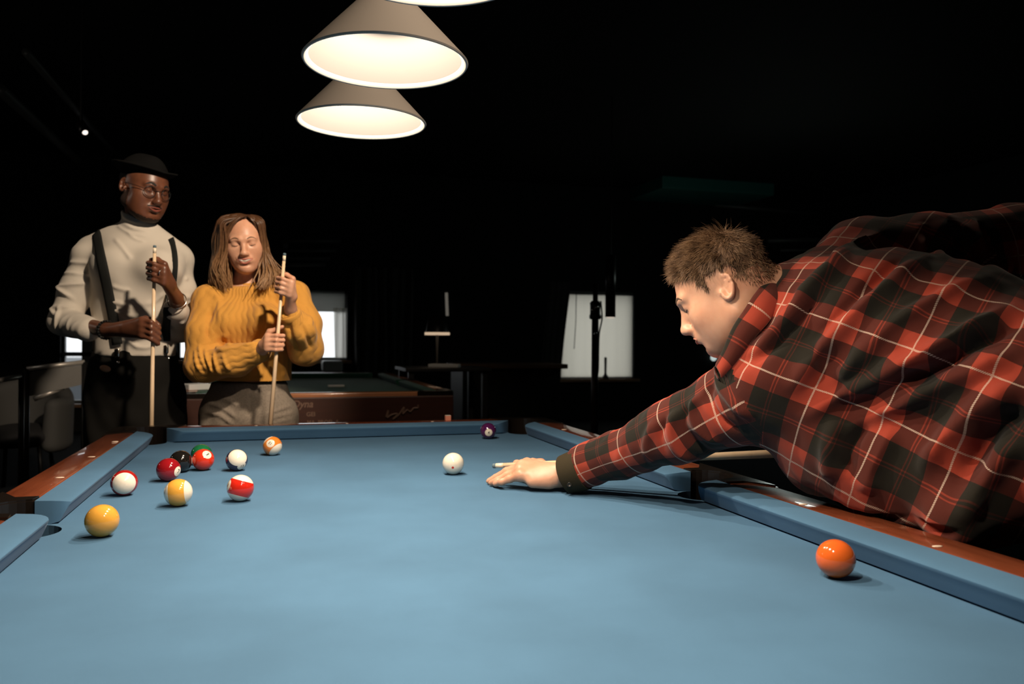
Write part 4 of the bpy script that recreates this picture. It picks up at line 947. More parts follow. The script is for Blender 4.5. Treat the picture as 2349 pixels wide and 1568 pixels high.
V, Q = Fs.mesh(2); N = vnormals(V, Q)
ad = lambda a, b: seg_d(V, a, b)
rr = np.random.default_rng(11)
for a, b, s_, n_, am in ((s1, e1_, .1, 6, .011), (e1_, wc1, .05, 5, .008), (s2, e2_, .15, 5, .008), (e2_, wc2, .1, 4, .007)):
    ax = (b-a)/np.linalg.norm(b-a)
    for i in range(n_):                      # wrinkles across the sleeves
        t = s_+(.95-s_)*i/(n_-1); c = a+(b-a)*t; p1 = np.cross(ax, FH); p1 /= np.linalg.norm(p1); tl = (.35+.5*rr.random())*(1 if rr.random() > .4 else -1)
        V = ridge(V, N, [c-FH*.05+p1*.065-ax*.03*tl, c-FH*.065+p1*.01, c-FH*.05-p1*.065+ax*.035*tl], .007+.004*rr.random(), am*(.7+.6*rr.random()))
for pts, w, am in (([(262, 545), (285, 575), (302, 595)], .008, .007), ([(290, 530), (310, 548), (335, 556)], .007, .006), ([(250, 690), (280, 697), (306, 705)], .008, .007), ([(255, 706), (285, 722), (310, 738)], .009, .009), ([(262, 740), (290, 752), (318, 756)], .008, .007), ([(255, 655), (278, 663), (300, 668)], .008, .006),
                   ([(300, 790), (330, 797), (360, 790)], .008, .007), ([(270, 775), (300, 785), (320, 800)], .008, .007), ([(330, 700), (355, 690), (378, 670)], .01, .006), ([(274, 505), (300, 522), (345, 532)], .006, .006), ([(279, 490), (305, 508), (350, 518)], .006, .006), ([(268, 517), (295, 534), (335, 543)], .006, .005)):
    P = []
    for x, y in pts:
        ds = np.linspace(2.9, 3.3, 120); R_ = np.array([A_(x, y, d) for d in ds]); I = np.round((R_-Fs.lo)/Fs.h).astype(int); ok = ((I >= 0) & (I < Fs.n)).all(1); v = np.ones(120); v[ok] = Fs.F[I[ok, 0], I[ok, 1], I[ok, 2]]; j = np.where(v < 0)[0]; P.append(R_[j[0]] if len(j) else R_[np.argmin(v)])
    V = ridge(V, N, P, w, am)
N = vnormals(V, Q); V = V+N*(.0022*wob(V, .10, 21))[:, None]
npmesh('turtleneck', V, Q, M['turtle'], P2, attr={'puv': puv_cyl(V, 312, 650, 3.25, .16)})
def hit(Fz, px, py, d0, d1, n=200):
    ds = np.linspace(d0, d1, n); R_ = np.array([A_(px, py, d) for d in ds]); I = np.round((R_-Fz.lo)/Fz.h).astype(int); ok = ((I >= 0) & (I < Fz.n)).all(1)
    v = np.ones(n); v[ok] = Fz.F[I[ok, 0], I[ok, 1], I[ok, 2]]; j = np.where(v < 0)[0]; return R_[j[0]] if len(j) else R_[np.argmin(v)]
# suspenders
M['strap'] = mat('black_elastic', (.014, .015, .014), .8, spec=.15)
def strap(pts, wd, clip, nm='suspender'):
    P = np.array([hit(Fs, x, y, 3.02, 3.36, 400)-FH*.005 for x, y, _z in spline([(a_, b_, 0) for a_, b_ in pts], 26)]); P[1:-1] = (P[:-2]+2*P[1:-1]+P[2:])/4; P[1:-1] = (P[:-2]+2*P[1:-1]+P[2:])/4; bm = bmesh.new(); rows = []
    for i, p in enumerate(P):
        t = P[min(i+1, 25)]-P[max(i-1, 0)]; t /= np.linalg.norm(t); sd = np.cross(t, FH); sd /= np.linalg.norm(sd)
        rows.append([bm.verts.new(p+sd*wd*u-FH*.003*(1-u*u)) for u in (-1, -.5, 0, .5, 1)])
    for a, b in zip(rows, rows[1:]):
        for k in range(4): bm.faces.new((a[k], a[k+1], b[k+1], b[k]))
    o = obj(nm, bm, M['strap'], P2, True); o.modifiers.new('thickness', 'SOLIDIFY').thickness = .003
    c = hit(Fs, *clip, 3.02, 3.3)-FH*.012; Mx = Matrix.Translation(c) @ Matrix(((_r[0], FH[0], 0, 0), (_r[1], FH[1], 0, 0), (0, 0, 1, 0), (0, 0, 0, 1)))
    bm = bmesh.new(); box(bm, -.010, .010, -.005, .008, -.022, .012, .004); bmesh.ops.transform(bm, matrix=Mx, verts=bm.verts); obj('suspender_clip', bm, M['chrome'], o, True)
strap([(222, 534), (226, 550), (233, 590), (246, 650), (256, 700), (266, 752), (271, 790)], .0195, (272, 806))
strap([(391, 549), (396, 566), (400, 600), (396, 650), (389, 690), (384, 740), (382, 782)], .0175, (383, 798))
# trousers, pocket trinket, belt loops
M['trouser'] = mat('black_trouser_cloth', (.009, .0085, .0075), .9, spec=.12, bump=(400, .2, .0008))
def trousers(name, W, hips, kn, an, mt, parent, r=(.155, .10, .075, .06), cut=None, seed=3, amp=.004):
    b0 = np.min([W, *hips, *kn, *an], axis=0)-.22; b1 = np.max([W, *hips, *kn, *an], axis=0)+.22; b0[2] = 0; b1[2] = cut+.03
    Fz = Field(b0, b1, .007)
    Fz.cap(W, W+np.array([0, 0, -.10]), r[0], r[0]*1.08, .03, flat=(FH, .74)); Fz.cap(W+np.array([0, 0, -.1]), (hips[0]+hips[1])/2, r[0]*1.06, r[0]*1.08, .04, flat=(FH, .78))
    for i in (0, 1): Fz.chain([hips[i], kn[i], an[i]], [r[1], r[2], r[3]], .03)
    Fz.half((W[0], W[1], cut), (0, 0, 1), .004)
    v, q = Fz.mesh(2); n = vnormals(v, q); v = v+n*(amp*wob(v, .09, seed))[:, None]; return v, q, n, Fz
w0 = A_(307, 815, 3.25)
def gp(px, py, d, z): p = A_(px, py, d); p[2] = z; return p
hips = [A_(258, 925, 3.25), A_(364, 925, 3.27)]; kn = [gp(250, 900, 3.22, .50), gp(372, 900, 3.26, .50)]; an = [gp(246, 900, 3.27, .09), gp(384, 900, 3.31, .09)]
V, Q, N, Ft2 = trousers('trousers', w0, hips, kn, an, M['trouser'], P2, (.160, .108, .085, .07), 1.072)
pt = [(232, 862), (262, 872), (290, 868)]
V = ridge(V, N, [hit(Ft2, x, y, 3.0, 3.3) for x, y in ((212, 858), (228, 880), (262, 892))], .006, .004)
tr = npmesh('trousers', V, Q, M['trouser'], P2)
for x, y in ((272, 831), (387, 822), (349, 825)):
    p = hit(Ft2, x, y, 3.0, 3.3); Mx, _ = frame_to(p+FH*.003, p-FH*.01); bm = bmesh.new(); lathe(bm, [(.0, .010), (.005, .009), (.0065, .005), (.0065, 0)], 14, Mx); obj('button', bm, M['chrome'], tr, True)
p = hit(Ft2, 243, 845, 3.0, 3.3)-FH*.004
bm = bmesh.new(); bmesh.ops.create_uvsphere(bm, u_segments=18, v_segments=10, radius=1, matrix=Matrix.Translation(p) @ Matrix.Rotation(.35, 4, tuple(FH)) @ Matrix.Diagonal((.021, .008, .013, 1)))
tag(obj('key_fob', bm, mat('tan_leather', (.62, .36, .22), .5), None, True), 'small tan leather fob tucked in the front trouser pocket of the man in suspenders', 'key fob')
for i in (0, 1): shoe(an[i], -FH, P2)
# bracelets and rings
M['bead'] = mat('black_bead', (.01, .01, .01), .15)
def beads(c, ax, r, n, rb, mt, label, nm='bracelet', solid=False):
    ax = np.array(ax)/np.linalg.norm(ax); a = np.cross(ax, (0.3, .2, .9)); a /= np.linalg.norm(a); b = np.cross(ax, a); bm = bmesh.new()
    if solid: tube(bm, [c+(a*math.cos(t)+b*math.sin(t))*r for t in np.linspace(0, 2*math.pi, 33)], rb, 8, cap=False)
    else:
        for t in np.linspace(0, 2*math.pi, n, endpoint=False): bmesh.ops.create_uvsphere(bm, u_segments=10, v_segments=8, radius=rb, matrix=Matrix.Translation(c+(a*math.cos(t)+b*math.sin(t))*r))
    return obj(nm, bm, mt, P2, True, label=label)
ax1 = (w1-e1_); ax1 /= np.linalg.norm(ax1)
br = beads(w1-ax1*.012, ax1, .0325, 20, .0052, M['bead'], 'black beaded bracelet')
beads(w1-ax1*.002, ax1+np.array([0, 0, .12]), .0335, 20, .0046, M['bead'], 'black beaded bracelet')
ax2 = (w2-e2_); ax2 /= np.linalg.norm(ax2)
beads(w2-ax2*.022, ax2, .034, 1, .0022, M['chrome'], 'thin silver bangle', solid=True)
def ring(c, ax, label): beads(c, ax, .0098, 1, .0022, M['chrome'], label, 'ring', True)
ring(A_(368, 625, 2.93), _r*.9-Zw*.3, 'silver ring')
cue(cueA, np.array([*(cueA+cueD*1.47)[:2], .004]), 'pale cue stood upright between both hands of the man in suspenders', r0=.0060, r1=.0135)
# ------------------------------------------------------------------ person: woman in the yellow sweater
P3 = empty('person', tuple(A_(572, 900, 3.25)*np.array([1, 1, 0])), label='smiling woman in yellow cable knit sweater and grey jeans holding a cue', cat='person')
H3 = head_frame(A_(562, 561, 3.22), -FH-Zw*.10+_r*.26, Zw-_r*.07-FH*.1, .97)
c_ = [A_(x, 560, d) for x in (415, 750) for d in (2.85, 3.55)]; lo3 = np.min(c_, axis=0); hi3 = np.max(c_, axis=0)
Fd = Field((lo3[0], lo3[1], .85), (hi3[0], hi3[1], 1.68), .0042)
head(Fd, H3, 'f', 1.)
nb3 = A_(563, 660, 3.27)
Fd.cap(H3(0, -.022, -.05), nb3, .046, .048, .02); Fd.cap(nb3, A_(566, 745, 3.27), .05, .085, .03); Fd.cap(A_(566, 745, 3.27), A_(572, 880, 3.26), .085, .09, .04)
s3, e3, w3 = A_(481, 690, 3.21), A_(463, 838, 3.11), A_(601, 801, 3.00)
s4, e4, w4 = A_(672, 680, 3.27), A_(703, 808, 3.19), A_(666, 708, 3.01)
Fd.cap(s3, s4, .05, .05, .03); Fd.chain([s3, e3, w3], [.04, .034, .023], .02); Fd.chain([s4, e4, w4], [.04, .034, .023], .02)
cA, cB = A_(653, 580, 2.965), A_(620, 975, 2.965); cD = (cB-cA)/np.linalg.norm(cB-cA)
oc = lambda py: cA+cD*((py-580)/395.*np.linalg.norm(cB-cA))
fist(Fd, oc(786), -cD, _r, -FH, w3, .90, True); fist(Fd, oc(657), -cD+_r*.1, -_r*.93+Zw*.3, -FH*.9+_r*.3, w4, .88)
cue_groove(Fd, cA, cD, 1.46, .0058, .0135)
V, Q = Fd.mesh(2); npmesh('body', V, Q, M['skin_w'], P3)
face_parts(Fd, H3, P3, 'f', 1., (.16, .085, .045), (.50, .17, .13), .8); del Fd
M['sweater'] = knit_mat('mustard_knit', (.62, .30, .058), .32, 'cable')
Fs = Field((lo3[0], lo3[1], .95), (hi3[0], hi3[1], 1.45), .0048)
fl = (FH, .68)
Fs.cap(A_(565, 690, 3.28), A_(568, 790, 3.26), .145, .160, .05, flat=fl); Fs.cap(A_(568, 790, 3.26), A_(573, 905, 3.25), .165, .168, .05, flat=fl)
for s in (525, 612): Fs.ell(A_(s, 742, 3.17), (.075, .075, .075), k=.06)
Fs.cap(A_(563, 676, 3.29), s3, .060, .060, .05); Fs.cap(A_(563, 676, 3.29), s4, .060, .060, .05); Fs.half(A_(562, 650, 3.25), Zw*.95-FH*.30, .008)
Fs.chain([s3, A_(467, 765, 3.14), e3, A_(540, 828, 3.06), A_(592, 806, 3.02)], [.062, .062, .063, .058, .043], .03)
Fs.chain([s4, A_(696, 745, 3.23), A_(702, 800, 3.18), A_(684, 755, 3.08), A_(664, 722, 3.035)], [.064, .066, .064, .055, .043], .03)
Fs.half(A_(573, 893, 3.25), (0, 0, -1.), .004); Fs.half(A_(562, 648, 3.24), (0, 0, 1.), .012) if False else None
Fs.half(A_(600, 803, 3.03), A_(606, 801, 3.01)-A_(560, 818, 3.08), .004) if False else None
V, Q = Fs.mesh(2); N = vnormals(V, Q)
for pts, w, am in (([(485, 700), (478, 760), (492, 800)], .010, -.014), ([(505, 770), (500, 800), (520, 806)], .010, .010), ([(455, 790), (462, 820), (478, 850)], .008, .010), ([(470, 800), (478, 830), (492, 856)], .007, .010), ([(490, 808), (498, 838), (508, 858)], .007, .010), ([(512, 810), (520, 835), (530, 850)], .007, .009), ([(447, 800), (450, 830), (464, 856)], .008, .008),
                   ([(500, 805), (540, 800), (588, 786)], .010, .010), ([(660, 735), (672, 780), (690, 820)], .010, -.012), ([(700, 700), (712, 740), (722, 775)], .01, .007), ([(690, 740), (705, 775), (715, 800)], .008, -.008), ([(640, 690), (655, 720), (662, 760)], .012, -.010), ([(480, 665), (500, 690), (505, 730)], .012, .008), ([(520, 720), (515, 770), (530, 800)], .012, .006), ([(640, 830), (650, 860), (655, 885)], .012, .006)):
    V = ridge(V, N, [hit(Fs, x, y, 2.95, 3.35) for x, y in pts], w, am)
N = vnormals(V, Q)
hem = V[:, 2] < A_(573, 858, 3.25)[2]
cuffm = (seg_d(V, A_(586, 808, 3.045), A_(604, 800, 3.03))[0] < .052) | (seg_d(V, A_(668, 728, 3.04), A_(662, 716, 3.03))[0] < .05)
pv = puv_cyl(V, 568, 760, 3.26, .165); 
da = np.minimum(seg_d(V, e3, w3)[0], 9); tA = seg_d(V, e3, w3)[1]; axs = (w3-e3)/np.linalg.norm(w3-e3); up_ = np.cross(axs, FH); up_ /= np.linalg.norm(up_)
fa = (da < .078)[:, None] & ((V-e3)@axs > .02)[:, None]; pv = np.where(fa, np.stack([(V-e3)@up_, (V-e3)@axs, np.zeros(len(V))], 1), pv)
pv[:, 2] = (hem | cuffm)*1.
cable = np.sin(pv[:, 0]*2*math.pi/.048+.4*np.sin(pv[:, 1]*2*math.pi/.05)); V = V+N*(.0008*np.abs(cable)*(~hem)*(~cuffm)+.0025*wob(V, .09, 31))[:, None]
npmesh('sweater', V, Q, M['sweater'], P3, attr={'puv': pv})
for c0, c1, r0 in ((A_(592, 806, 3.04), A_(603, 801, 3.025), .0425), (A_(667, 727, 3.04), A_(662, 716, 3.028), .0425)):
    bm = bmesh.new(); tube(bm, [c0+(c1-c0)*t for t in (0, .3, .7, .95, 1, .9)], [r0+.001, r0+.002, r0+.0015, r0-.001, r0-.005, r0-.009], 36, cap=False); obj('sweater_cuff', bm, M['sweater'], P3, True)
bm = bmesh.new(); nbz = A_(561, 648, 3.245)
tube(bm, [nbz+_r*.062*math.cos(t)+FH*(.058*math.sin(t)+.03)+Zw*(.016*math.sin(t)+.004) for t in np.linspace(0, 2*math.pi, 41)], .0085, 12, cap=False); obj('neckband', bm, M['sweater'], P3, True)
# jeans
M['jeans'] = mat('grey_denim', (.24, .20, .165), .9, spec=.12, bump=(500, .35, .001)); speckled(M['jeans'], (.25, .21, .17), (.205, .172, .14), 160)
hips = [A_(518, 955, 3.25), A_(625, 955, 3.27)]; kn = [gp(515, 900, 3.2, .47), gp(630, 900, 3.24, .47)]; an = [gp(512, 900, 3.25, .09), gp(642, 900, 3.29, .09)]
V, Q, N, Fj = trousers('jeans', A_(571, 880, 3.26), hips, kn, an, M['jeans'], P3, (.148, .103, .07, .055), .945, 5, .003)
for pts, w, am in (([(478, 925), (510, 935), (545, 960)], .007, .008), ([(470, 945), (505, 952), (535, 975)], .007, .008), ([(480, 908), (520, 915), (555, 935)], .007, .006), ([(668, 930), (645, 938), (610, 950)], .006, .008), ([(672, 945), (648, 952), (612, 960)], .006, .008), ([(672, 958), (648, 964), (620, 972)], .006, .007), ([(590, 905), (594, 930), (588, 955)], .006, .006), ([(573, 905), (575, 930), (570, 955)], .005, -.007)):
    V = ridge(V, N, [hit(Fj, x, y, 3.0, 3.35) for x, y in pts], w, am)
npmesh('jeans', V, Q, M['jeans'], P3)
for i in (0, 1): shoe(an[i], -FH, P3)
# hair: a close cap under long locks
M['hairw'] = mat('brown_blond_hair', (.24, .125, .06), .38, spec=.4); Nw = NT(M['hairw']); aw = Nw.n('ShaderNodeAttribute'); aw.attribute_name = 'puv'; sw = Nw.n('ShaderNodeSeparateXYZ'); Nw.l(aw.outputs['Vector'], sw.inputs[0])
tw_ = Nw.n('ShaderNodeTexCoord'); nw = Nw.n('ShaderNodeTexNoise', Scale=90., Detail=4.); Nw.l(tw_.outputs['Object'], nw.inputs['Vector'])
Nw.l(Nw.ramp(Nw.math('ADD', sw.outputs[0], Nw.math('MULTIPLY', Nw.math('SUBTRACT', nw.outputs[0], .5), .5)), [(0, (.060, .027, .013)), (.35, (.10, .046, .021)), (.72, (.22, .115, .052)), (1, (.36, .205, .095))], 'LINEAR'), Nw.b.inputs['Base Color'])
shell('hair_base', H3, [E2(H3, (0, -.020, .037), (.0775, .0960, .0885), .0), E2(H3, (-.002, .110, -.018), (.060, .085, .092), .006, 'c'), E2(H3, (0, .05, -.10), (.1, .1, .08), .01, 'c')], hair_mat('hair_under', (.10, .046, .021), (.055, .026, .012), 80), P3)
g = np.random.default_rng(8); VV, QQ, PU = [], [], []; off = 0; px0 = .020
def lock(pts, w, seed):
    global off
    P = spline(pts, 20)*np.array([-1, 1, 1]); n = len(P); k = 7; ph = seed+g.normal()*.35; P = P+np.stack([np.sin(np.linspace(0, 7, n)+ph), .7*np.cos(np.linspace(0, 6, n)+ph), 0*np.linspace(0, 1, n)], 1)*(np.linspace(0, 1, n)**1.3*.011)[:, None]
    W = np.array([H3(p) for p in P]); nrm = None
    for i in range(n):
        t = W[min(i+1, n-1)]-W[max(i-1, 0)]; t /= np.linalg.norm(t); out = W[i]-H3(0, -.02, min(P[i][2], .03)); out -= t*(out@t); out /= max(np.linalg.norm(out), 1e-6); sd = np.cross(t, out)
        ww = w*np.interp(i/(n-1), [0, .15, .7, 1], [.5, 1, .95, .12])
        for a in range(k): VV.append(W[i]+sd*ww*math.cos(a*2*math.pi/k)+out*ww*.5*math.sin(a*2*math.pi/k)); PU.append((i/(n-1), 0, 0))
    for i in range(n-1):
        for a in range(k): QQ.append((off+i*k+a, off+i*k+(a+1) % k, off+(i+1)*k+(a+1) % k, off+(i+1)*k+a))
    off += n*k
for s in (-1, 1):                            # s = -1: the fuller side, on the viewer's left
    for j in range(620):
        u = g.random()**.75; v = g.random(); j1 = g.normal()*.004; f = max(0., 1-u/.35)          # f: the front locks that frame the face
        ry = .046-.131*u; ye = .066-.135*u
        root = (.020+s*.002, ry, .116-.35*max(0, ry-.02)+.005*v)
        if s == -1: pts = [root, (-.020+j1, ry+.014+.006*f, .114+.012*v-.016*f), (-.058-.018*v+j1, ye+.016, .098+.014*v-.016*f), (-.076-.040*v*(1-.5*f)+.012*f, ye+.014, .045), (-.079-.050*v*(1-.4*f)+.012*f, ye+.002, -.020), (-.082-.052*v+j1*2, ye-.006+.014*f, -.075), (-.087-.048*v+.012*f+j1*3, ye+.006*v+.012*f, -.120-.010*v), (-.086-.046*v+.024*f+j1*3, ye+.012*f, -.150-.050*g.random())]
        else: pts = [root, (.044+j1, ry+.006, .108+.008*v-.014*f), (.066+.006*v+j1, ye, .080+.008*v), (.073+.012*v-.006*f, ye-.006, .025), (.074+.014*v-.007*f, ye-.006, -.030), (.075+.016*v+j1*2-.010*f, ye+.004, -.085), (.078+.024*v-.016*f+j1*3, ye+.012+.02*f, -.125), (.074+.028*v-.040*f+j1*3, ye+.022+.04*f, -.160-.030*g.random())]
        lock(pts, .0026+.0026*g.random(), 5*v+3*u+(1+s)*2)
    for j in range(260):                     # front locks, falling from the parting past the face
        t = g.random(); v = g.random()       # 0: close along the face, 1: lifted over the crown
        if s == -1: A0 = [(.020, .048, .113), (-.004, .067, .106), (-.032, .074, .083), (-.055, .062, .048), (-.067, .050, .005), (-.073, .042, -.050), (-.074, .042, -.110), (-.070, .046, -.165)]; A1 = [(.020, .030, .119), (-.012, .045, .122), (-.050, .048, .108), (-.082, .040, .060), (-.094, .030, .005), (-.100, .022, -.055), (-.104, .024, -.115), (-.106, .026, -.175)]
        else: A0 = [(.022, .048, .112), (.036, .062, .100), (.053, .058, .074), (.063, .048, .035), (.067, .040, -.018), (.069, .040, -.075), (.063, .052, -.125), (.054, .064, -.170)]; A1 = [(.022, .028, .118), (.045, .036, .112), (.068, .032, .082), (.078, .022, .030), (.081, .014, -.025), (.083, .016, -.085), (.084, .026, -.135), (.082, .034, -.180)]
        pts = [tuple(np.array(a_)*(1-t)+np.array(b_)*t+np.array([0, 0, .004*v if 0 < i_ < 3 else -.02*v*(i_ == 7)])+g.normal(size=3)*.0015*(i_ > 1)) for i_, (a_, b_) in enumerate(zip(A0, A1))]
        lock(pts, .0024+.0020*g.random(), 5*v+3*t+(1+s)*2)
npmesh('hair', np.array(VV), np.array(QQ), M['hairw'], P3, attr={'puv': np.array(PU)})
cue(cA, np.array([*(cA+cD*1.47)[:2], .004]) if False else cA+cD*1.45, 'pale cue stood upright in both fists of the woman in the yellow sweater', r0=.0058, r1=.0135)
# ------------------------------------------------------------------ the dark room behind
ea, eb = atz(431, 905, .045), atz(1019, 897, .045)
cx2, ye2 = (ea[0]+eb[0])/2, (ea[1]+eb[1])/2
M['wood2'] = wood('orange_brown_rail', (.50, .21, .10), (.36, .14, .06), .22, 'X', 1., .6); M['body2'] = wood('maroon_cabinet', (.060, .018, .010), (.048, .015, .009), .5, 'X')  # rail colour lightened to stand in for gloss along its edge
t2 = empty('pool_table', (cx2, ye2+1.411, 0), label='unlit green pool table with a dark brown lettered end, behind the blue table', cat='pool table')
pool_table(t2, cx2, ye2+1.411, M['green'], M['wood2'], M['wood2'], False)
bx('cabinet', cx2-.70, cx2+.70, ye2+.05, ye2+2.75, .30, ZC-.27, M['body2'], t2, .02)
pan = bx('end_panel', cx2-.765, cx2+.765, ye2-.020, ye2-.001, .36, ZC+.022, M['body2'], t2, .006)
bm = bmesh.new()
for a in ((cx2-.74, cx2-.72, ye2+.05, ye2+2.75), (cx2+.72, cx2+.74, ye2+.05, ye2+2.75), (cx2-.74, cx2+.74, ye2+2.73, ye2+2.75)): box(bm, *a, .38, ZC-.086)
obj('apron', bm, M['body2'], t2)
for sx in (-1, 1):
    for sy in (.35, 2.4): bx('leg', cx2+sx*.55-.09, cx2+sx*.55+.09, ye2+sy-.09, ye2+sy+.09, 0, .31, M['black'], t2, .02)
M['letter'] = mat('tan_lettering', (.20, .115, .08), .6)
def on_y(px, py, y):
    d = FW+RT*((px-W0/2)/F)-UP*((py-H0/2)/F); return CAM+d*((y-CAM[1])/d[1])
def sign_text(s, px, py, hpx, shear=0., wide=1.):
    V, Fc = text_mesh(s, 1., shear); c = on_y(px, py, ye2-.0206); sc = hpx/F*((c-CAM)@FW)*1.35
    me = bpy.data.meshes.new('lettering'); me.from_pydata([(c[0]+x*sc*wide, c[1], c[2]+y*sc) for x, y in V], [], Fc); link('lettering', me, M['letter'], pan)
sign_text('Dyna', 694, 927, 17, .25, .95); sign_text('GEI', 713, 950, 10); sign_text('MA  PROFI  A', 741, 968, 9)
sg = [(886, 956), (891, 941), (889, 957), (896, 952), (905, 949), (912, 950), (902, 961), (915, 951), (927, 934), (924, 949), (934, 940), (941, 944), (949, 936), (958, 935), (959, 928)]
bm = bmesh.new(); tube(bm, spline([on_y(x, y, ye2-.0215) for x, y in sg], 90), .0058, 6); obj('signature', bm, M['letter'], pan)
M['paper'] = mat('white_paper', (.75, .75, .72), .7)
def slab(name, px, py, d, w, dep, hgt, rot, mt, label, cat, bev=.004):
    c = at(px, py, d); bm = bmesh.new(); box(bm, -w/2, w/2, -dep/2, dep/2, -hgt/2, hgt/2, bev); bmesh.ops.transform(bm, matrix=Matrix.Translation(c) @ Matrix.Rotation(rot, 4, 'Z'), verts=bm.verts); return obj(name, bm, mt, None, label=label, cat=cat)
def restz(px, py, z): return atz(px, py, z-ZC)
def rest(name, px, py, z, w, dep, hgt, rot, mt, label, cat, tilt=0.):
    c = restz(px, py, z); bm = bmesh.new(); box(bm, -w/2, w/2, -dep/2, dep/2, 0, hgt, .004); bmesh.ops.transform(bm, matrix=Matrix.Translation(c) @ Matrix.Rotation(rot, 4, 'Z') @ Matrix.Rotation(tilt, 4, 'Y'), verts=bm.verts); return obj(name, bm, mt, None, label=label, cat=cat)
rest('brush', 771, 887, ZC+.0008, .12, .03, .016, .1, M['paper'], 'small white brush lying on the green table', 'brush')
rest('towel', 450, 893, ZC+.047, .14, .12, .035, .5, mat('white_towel', (.72, .74, .74), .9), 'folded white towel on the rail of the green table behind the yellow sweater', 'towel')
# dark bar counter by the far wall, with a folder and a lamp on it
M['bar'] = mat('black_laminate', (.012, .012, .012), .5); M['barwood'] = wood('brown_bar_edge', (.16, .075, .035), (.1, .05, .025), .5, 'X')
ba, bb = at(1046, 836, 7.6), at(1317, 834, 7.6)
cn_ = empty('bar_counter', ((ba[0]+bb[0])/2, ba[1]+.3, 0), label='long dark bar counter in front of the small window with the blind', cat='counter')
ztop = (ba[2]+bb[2])/2; y0 = (ba[1]+bb[1])/2
bx('counter_top', ba[0], bb[0], y0, y0+.62, ztop-.045, ztop, M['barwood'], cn_, .008); bx('counter_front', ba[0]+.04, bb[0]-.06, y0+.05, y0+.57, 0, ztop-.045, M['bar'], cn_, .004)
tb2 = empty('side_table', tuple(at(1010, 840, 6.9)*np.array([1, 1, 0])), label='small dark table left of the long bar counter', cat='table')
c = at(1014, 841, 6.9); bx('table_top', c[0]-.36, c[0]+.36, c[1]-.3, c[1]+.3, c[2]-.03, c[2], M['bar'], tb2, .006)
for sx in (-1, 1):
    for sy in (-1, 1): bx('leg', c[0]+sx*.31-.022, c[0]+sx*.31+.022, c[1]+sy*.25-.022, c[1]+sy*.25+.022, 0, c[2]-.03, M['bar'], tb2)
bm = bmesh.new(); box(bm, -.13, .13, -.05, .05, 0, .028, .005); bmesh.ops.transform(bm, matrix=Matrix.Translation((c[0], c[1]-.1, c[2])) @ Matrix.Rotation(-.45, 4, 'Z'), verts=bm.verts); obj('menu_folder', bm, M['paper'], None, label='white folded menu lying on the small dark table', cat='menu')
sl = empty('table_lamp', (c[0]-.03, c[1]+.14, c[2]), label='dark table lamp with a glowing lower rim on the small dark table', cat='lamp')
lz = at(1003, 765, 7.05); T = Matrix.Translation((lz[0], lz[1], 0)); zz = lz[2]
bm = bmesh.new(); lathe(bm, [(.07, c[2]), (.07, c[2]+.015), (.012, c[2]+.03), (.010, zz+.10)], 24, T); obj('lamp_base', bm, M['blackm'], sl, True)
bm = bmesh.new(); lathe(bm, [(.105, zz), (.075, zz+.16), (.07, zz+.16), (.10, zz)], 32, T, cap=False); obj('lamp_shade', bm, M['black'], sl, True)
bm = bmesh.new(); lathe(bm, [(.108, zz-.012), (.110, zz), (.108, zz+.012), (.10, zz+.006), (.0, zz+.004), (.0, zz-.008), (.10, zz-.010), (.108, zz-.012)], 32, T, cap=False); obj('lamp_diffuser', bm, mat('warm_diffuser', (.8, .7, .55), .5, emis=(1, .72, .48), es=.55), sl, True)
bm = bmesh.new(); tube(bm, [at(1024, 671, 8.2), at(1026, 722, 8.2)], .018, 10); o = obj('wall_glow', bm, mat('glowing_edge', (.4, .36, .3), .4, emis=(1, .9, .75), es=.10), None, True, label='thin upright strip above the table lamp, glowing for a lit edge', cat='lamp')
mv = np.array([0, YF-.03-at(1025, 700, 8.2)[1], 0]); pa, pb_ = on_wall(1024, 671, YF-.02), on_wall(1026, 724, YF-.02)
bpy.data.objects.remove(o); bm = bmesh.new(); tube(bm, [pa, pb_], .02, 10); obj('wall_glow', bm, bpy.data.materials['glowing_edge'], None, True, label='thin upright strip above the table lamp, glowing for a lit edge', cat='lamp')  # no lamp: brightness of a lit edge put in as emission
# light stand in front of the small window
st = empty('light_stand', tuple(at(1365, 880, 6.2)*np.array([1, 1, 0])), label='dark metal light stand before the small window', cat='stand')
b = at(1365, 780, 6.2); T = Matrix.Translation((b[0], b[1], 0)); M['standm'] = mat('brown_black_metal', (.05, .035, .03), .35, .5); zt = at(1365, 668, 6.2)[2]; zc1, zc2 = at(1365, 732, 6.2)[2], at(1365, 690, 6.2)[2]
bm = bmesh.new(); lathe(bm, [(.027, .05), (.027, zc1), (.02, zc1), (.02, zt+.06)], 20, T); obj('pole', bm, M['standm'], st, True)
bm = bmesh.new(); lathe(bm, [(.038, zc1), (.046, zc1+.01), (.046, zc1+.03), (.04, zc1+.04), (.04, zc2-.03), (.044, zc2-.02), (.03, zc2)], 20, T); obj('collar', bm, M['blackm'], st, True)
for k, (dx, dy) in enumerate(((20, 704), (7, 711), (14, 765))):
    p = at(1357+dx*.6, dy, 6.15); bm = bmesh.new(); bmesh.ops.create_uvsphere(bm, u_segments=14, v_segments=10, radius=.014, matrix=Matrix.Translation(p)); obj('knob', bm, M['chrome'], st, True)
for k in range(3):
    a = k*2.094+.4; bm = bmesh.new(); tube(bm, [(b[0], b[1], .35), (b[0]+.42*math.cos(a), b[1]+.42*math.sin(a), .02)], .012, 8); obj('leg', bm, M['blackm'], st, True)
bm = bmesh.new(); tube(bm, spline([at(1378, 690, 6.15), at(1381, 730, 6.15), at(1374, 770, 6.15), at(1372, 850, 6.16), at(1366, 868, 6.17)], 20), .006, 6); obj('cable', bm, M['black'], st, True)
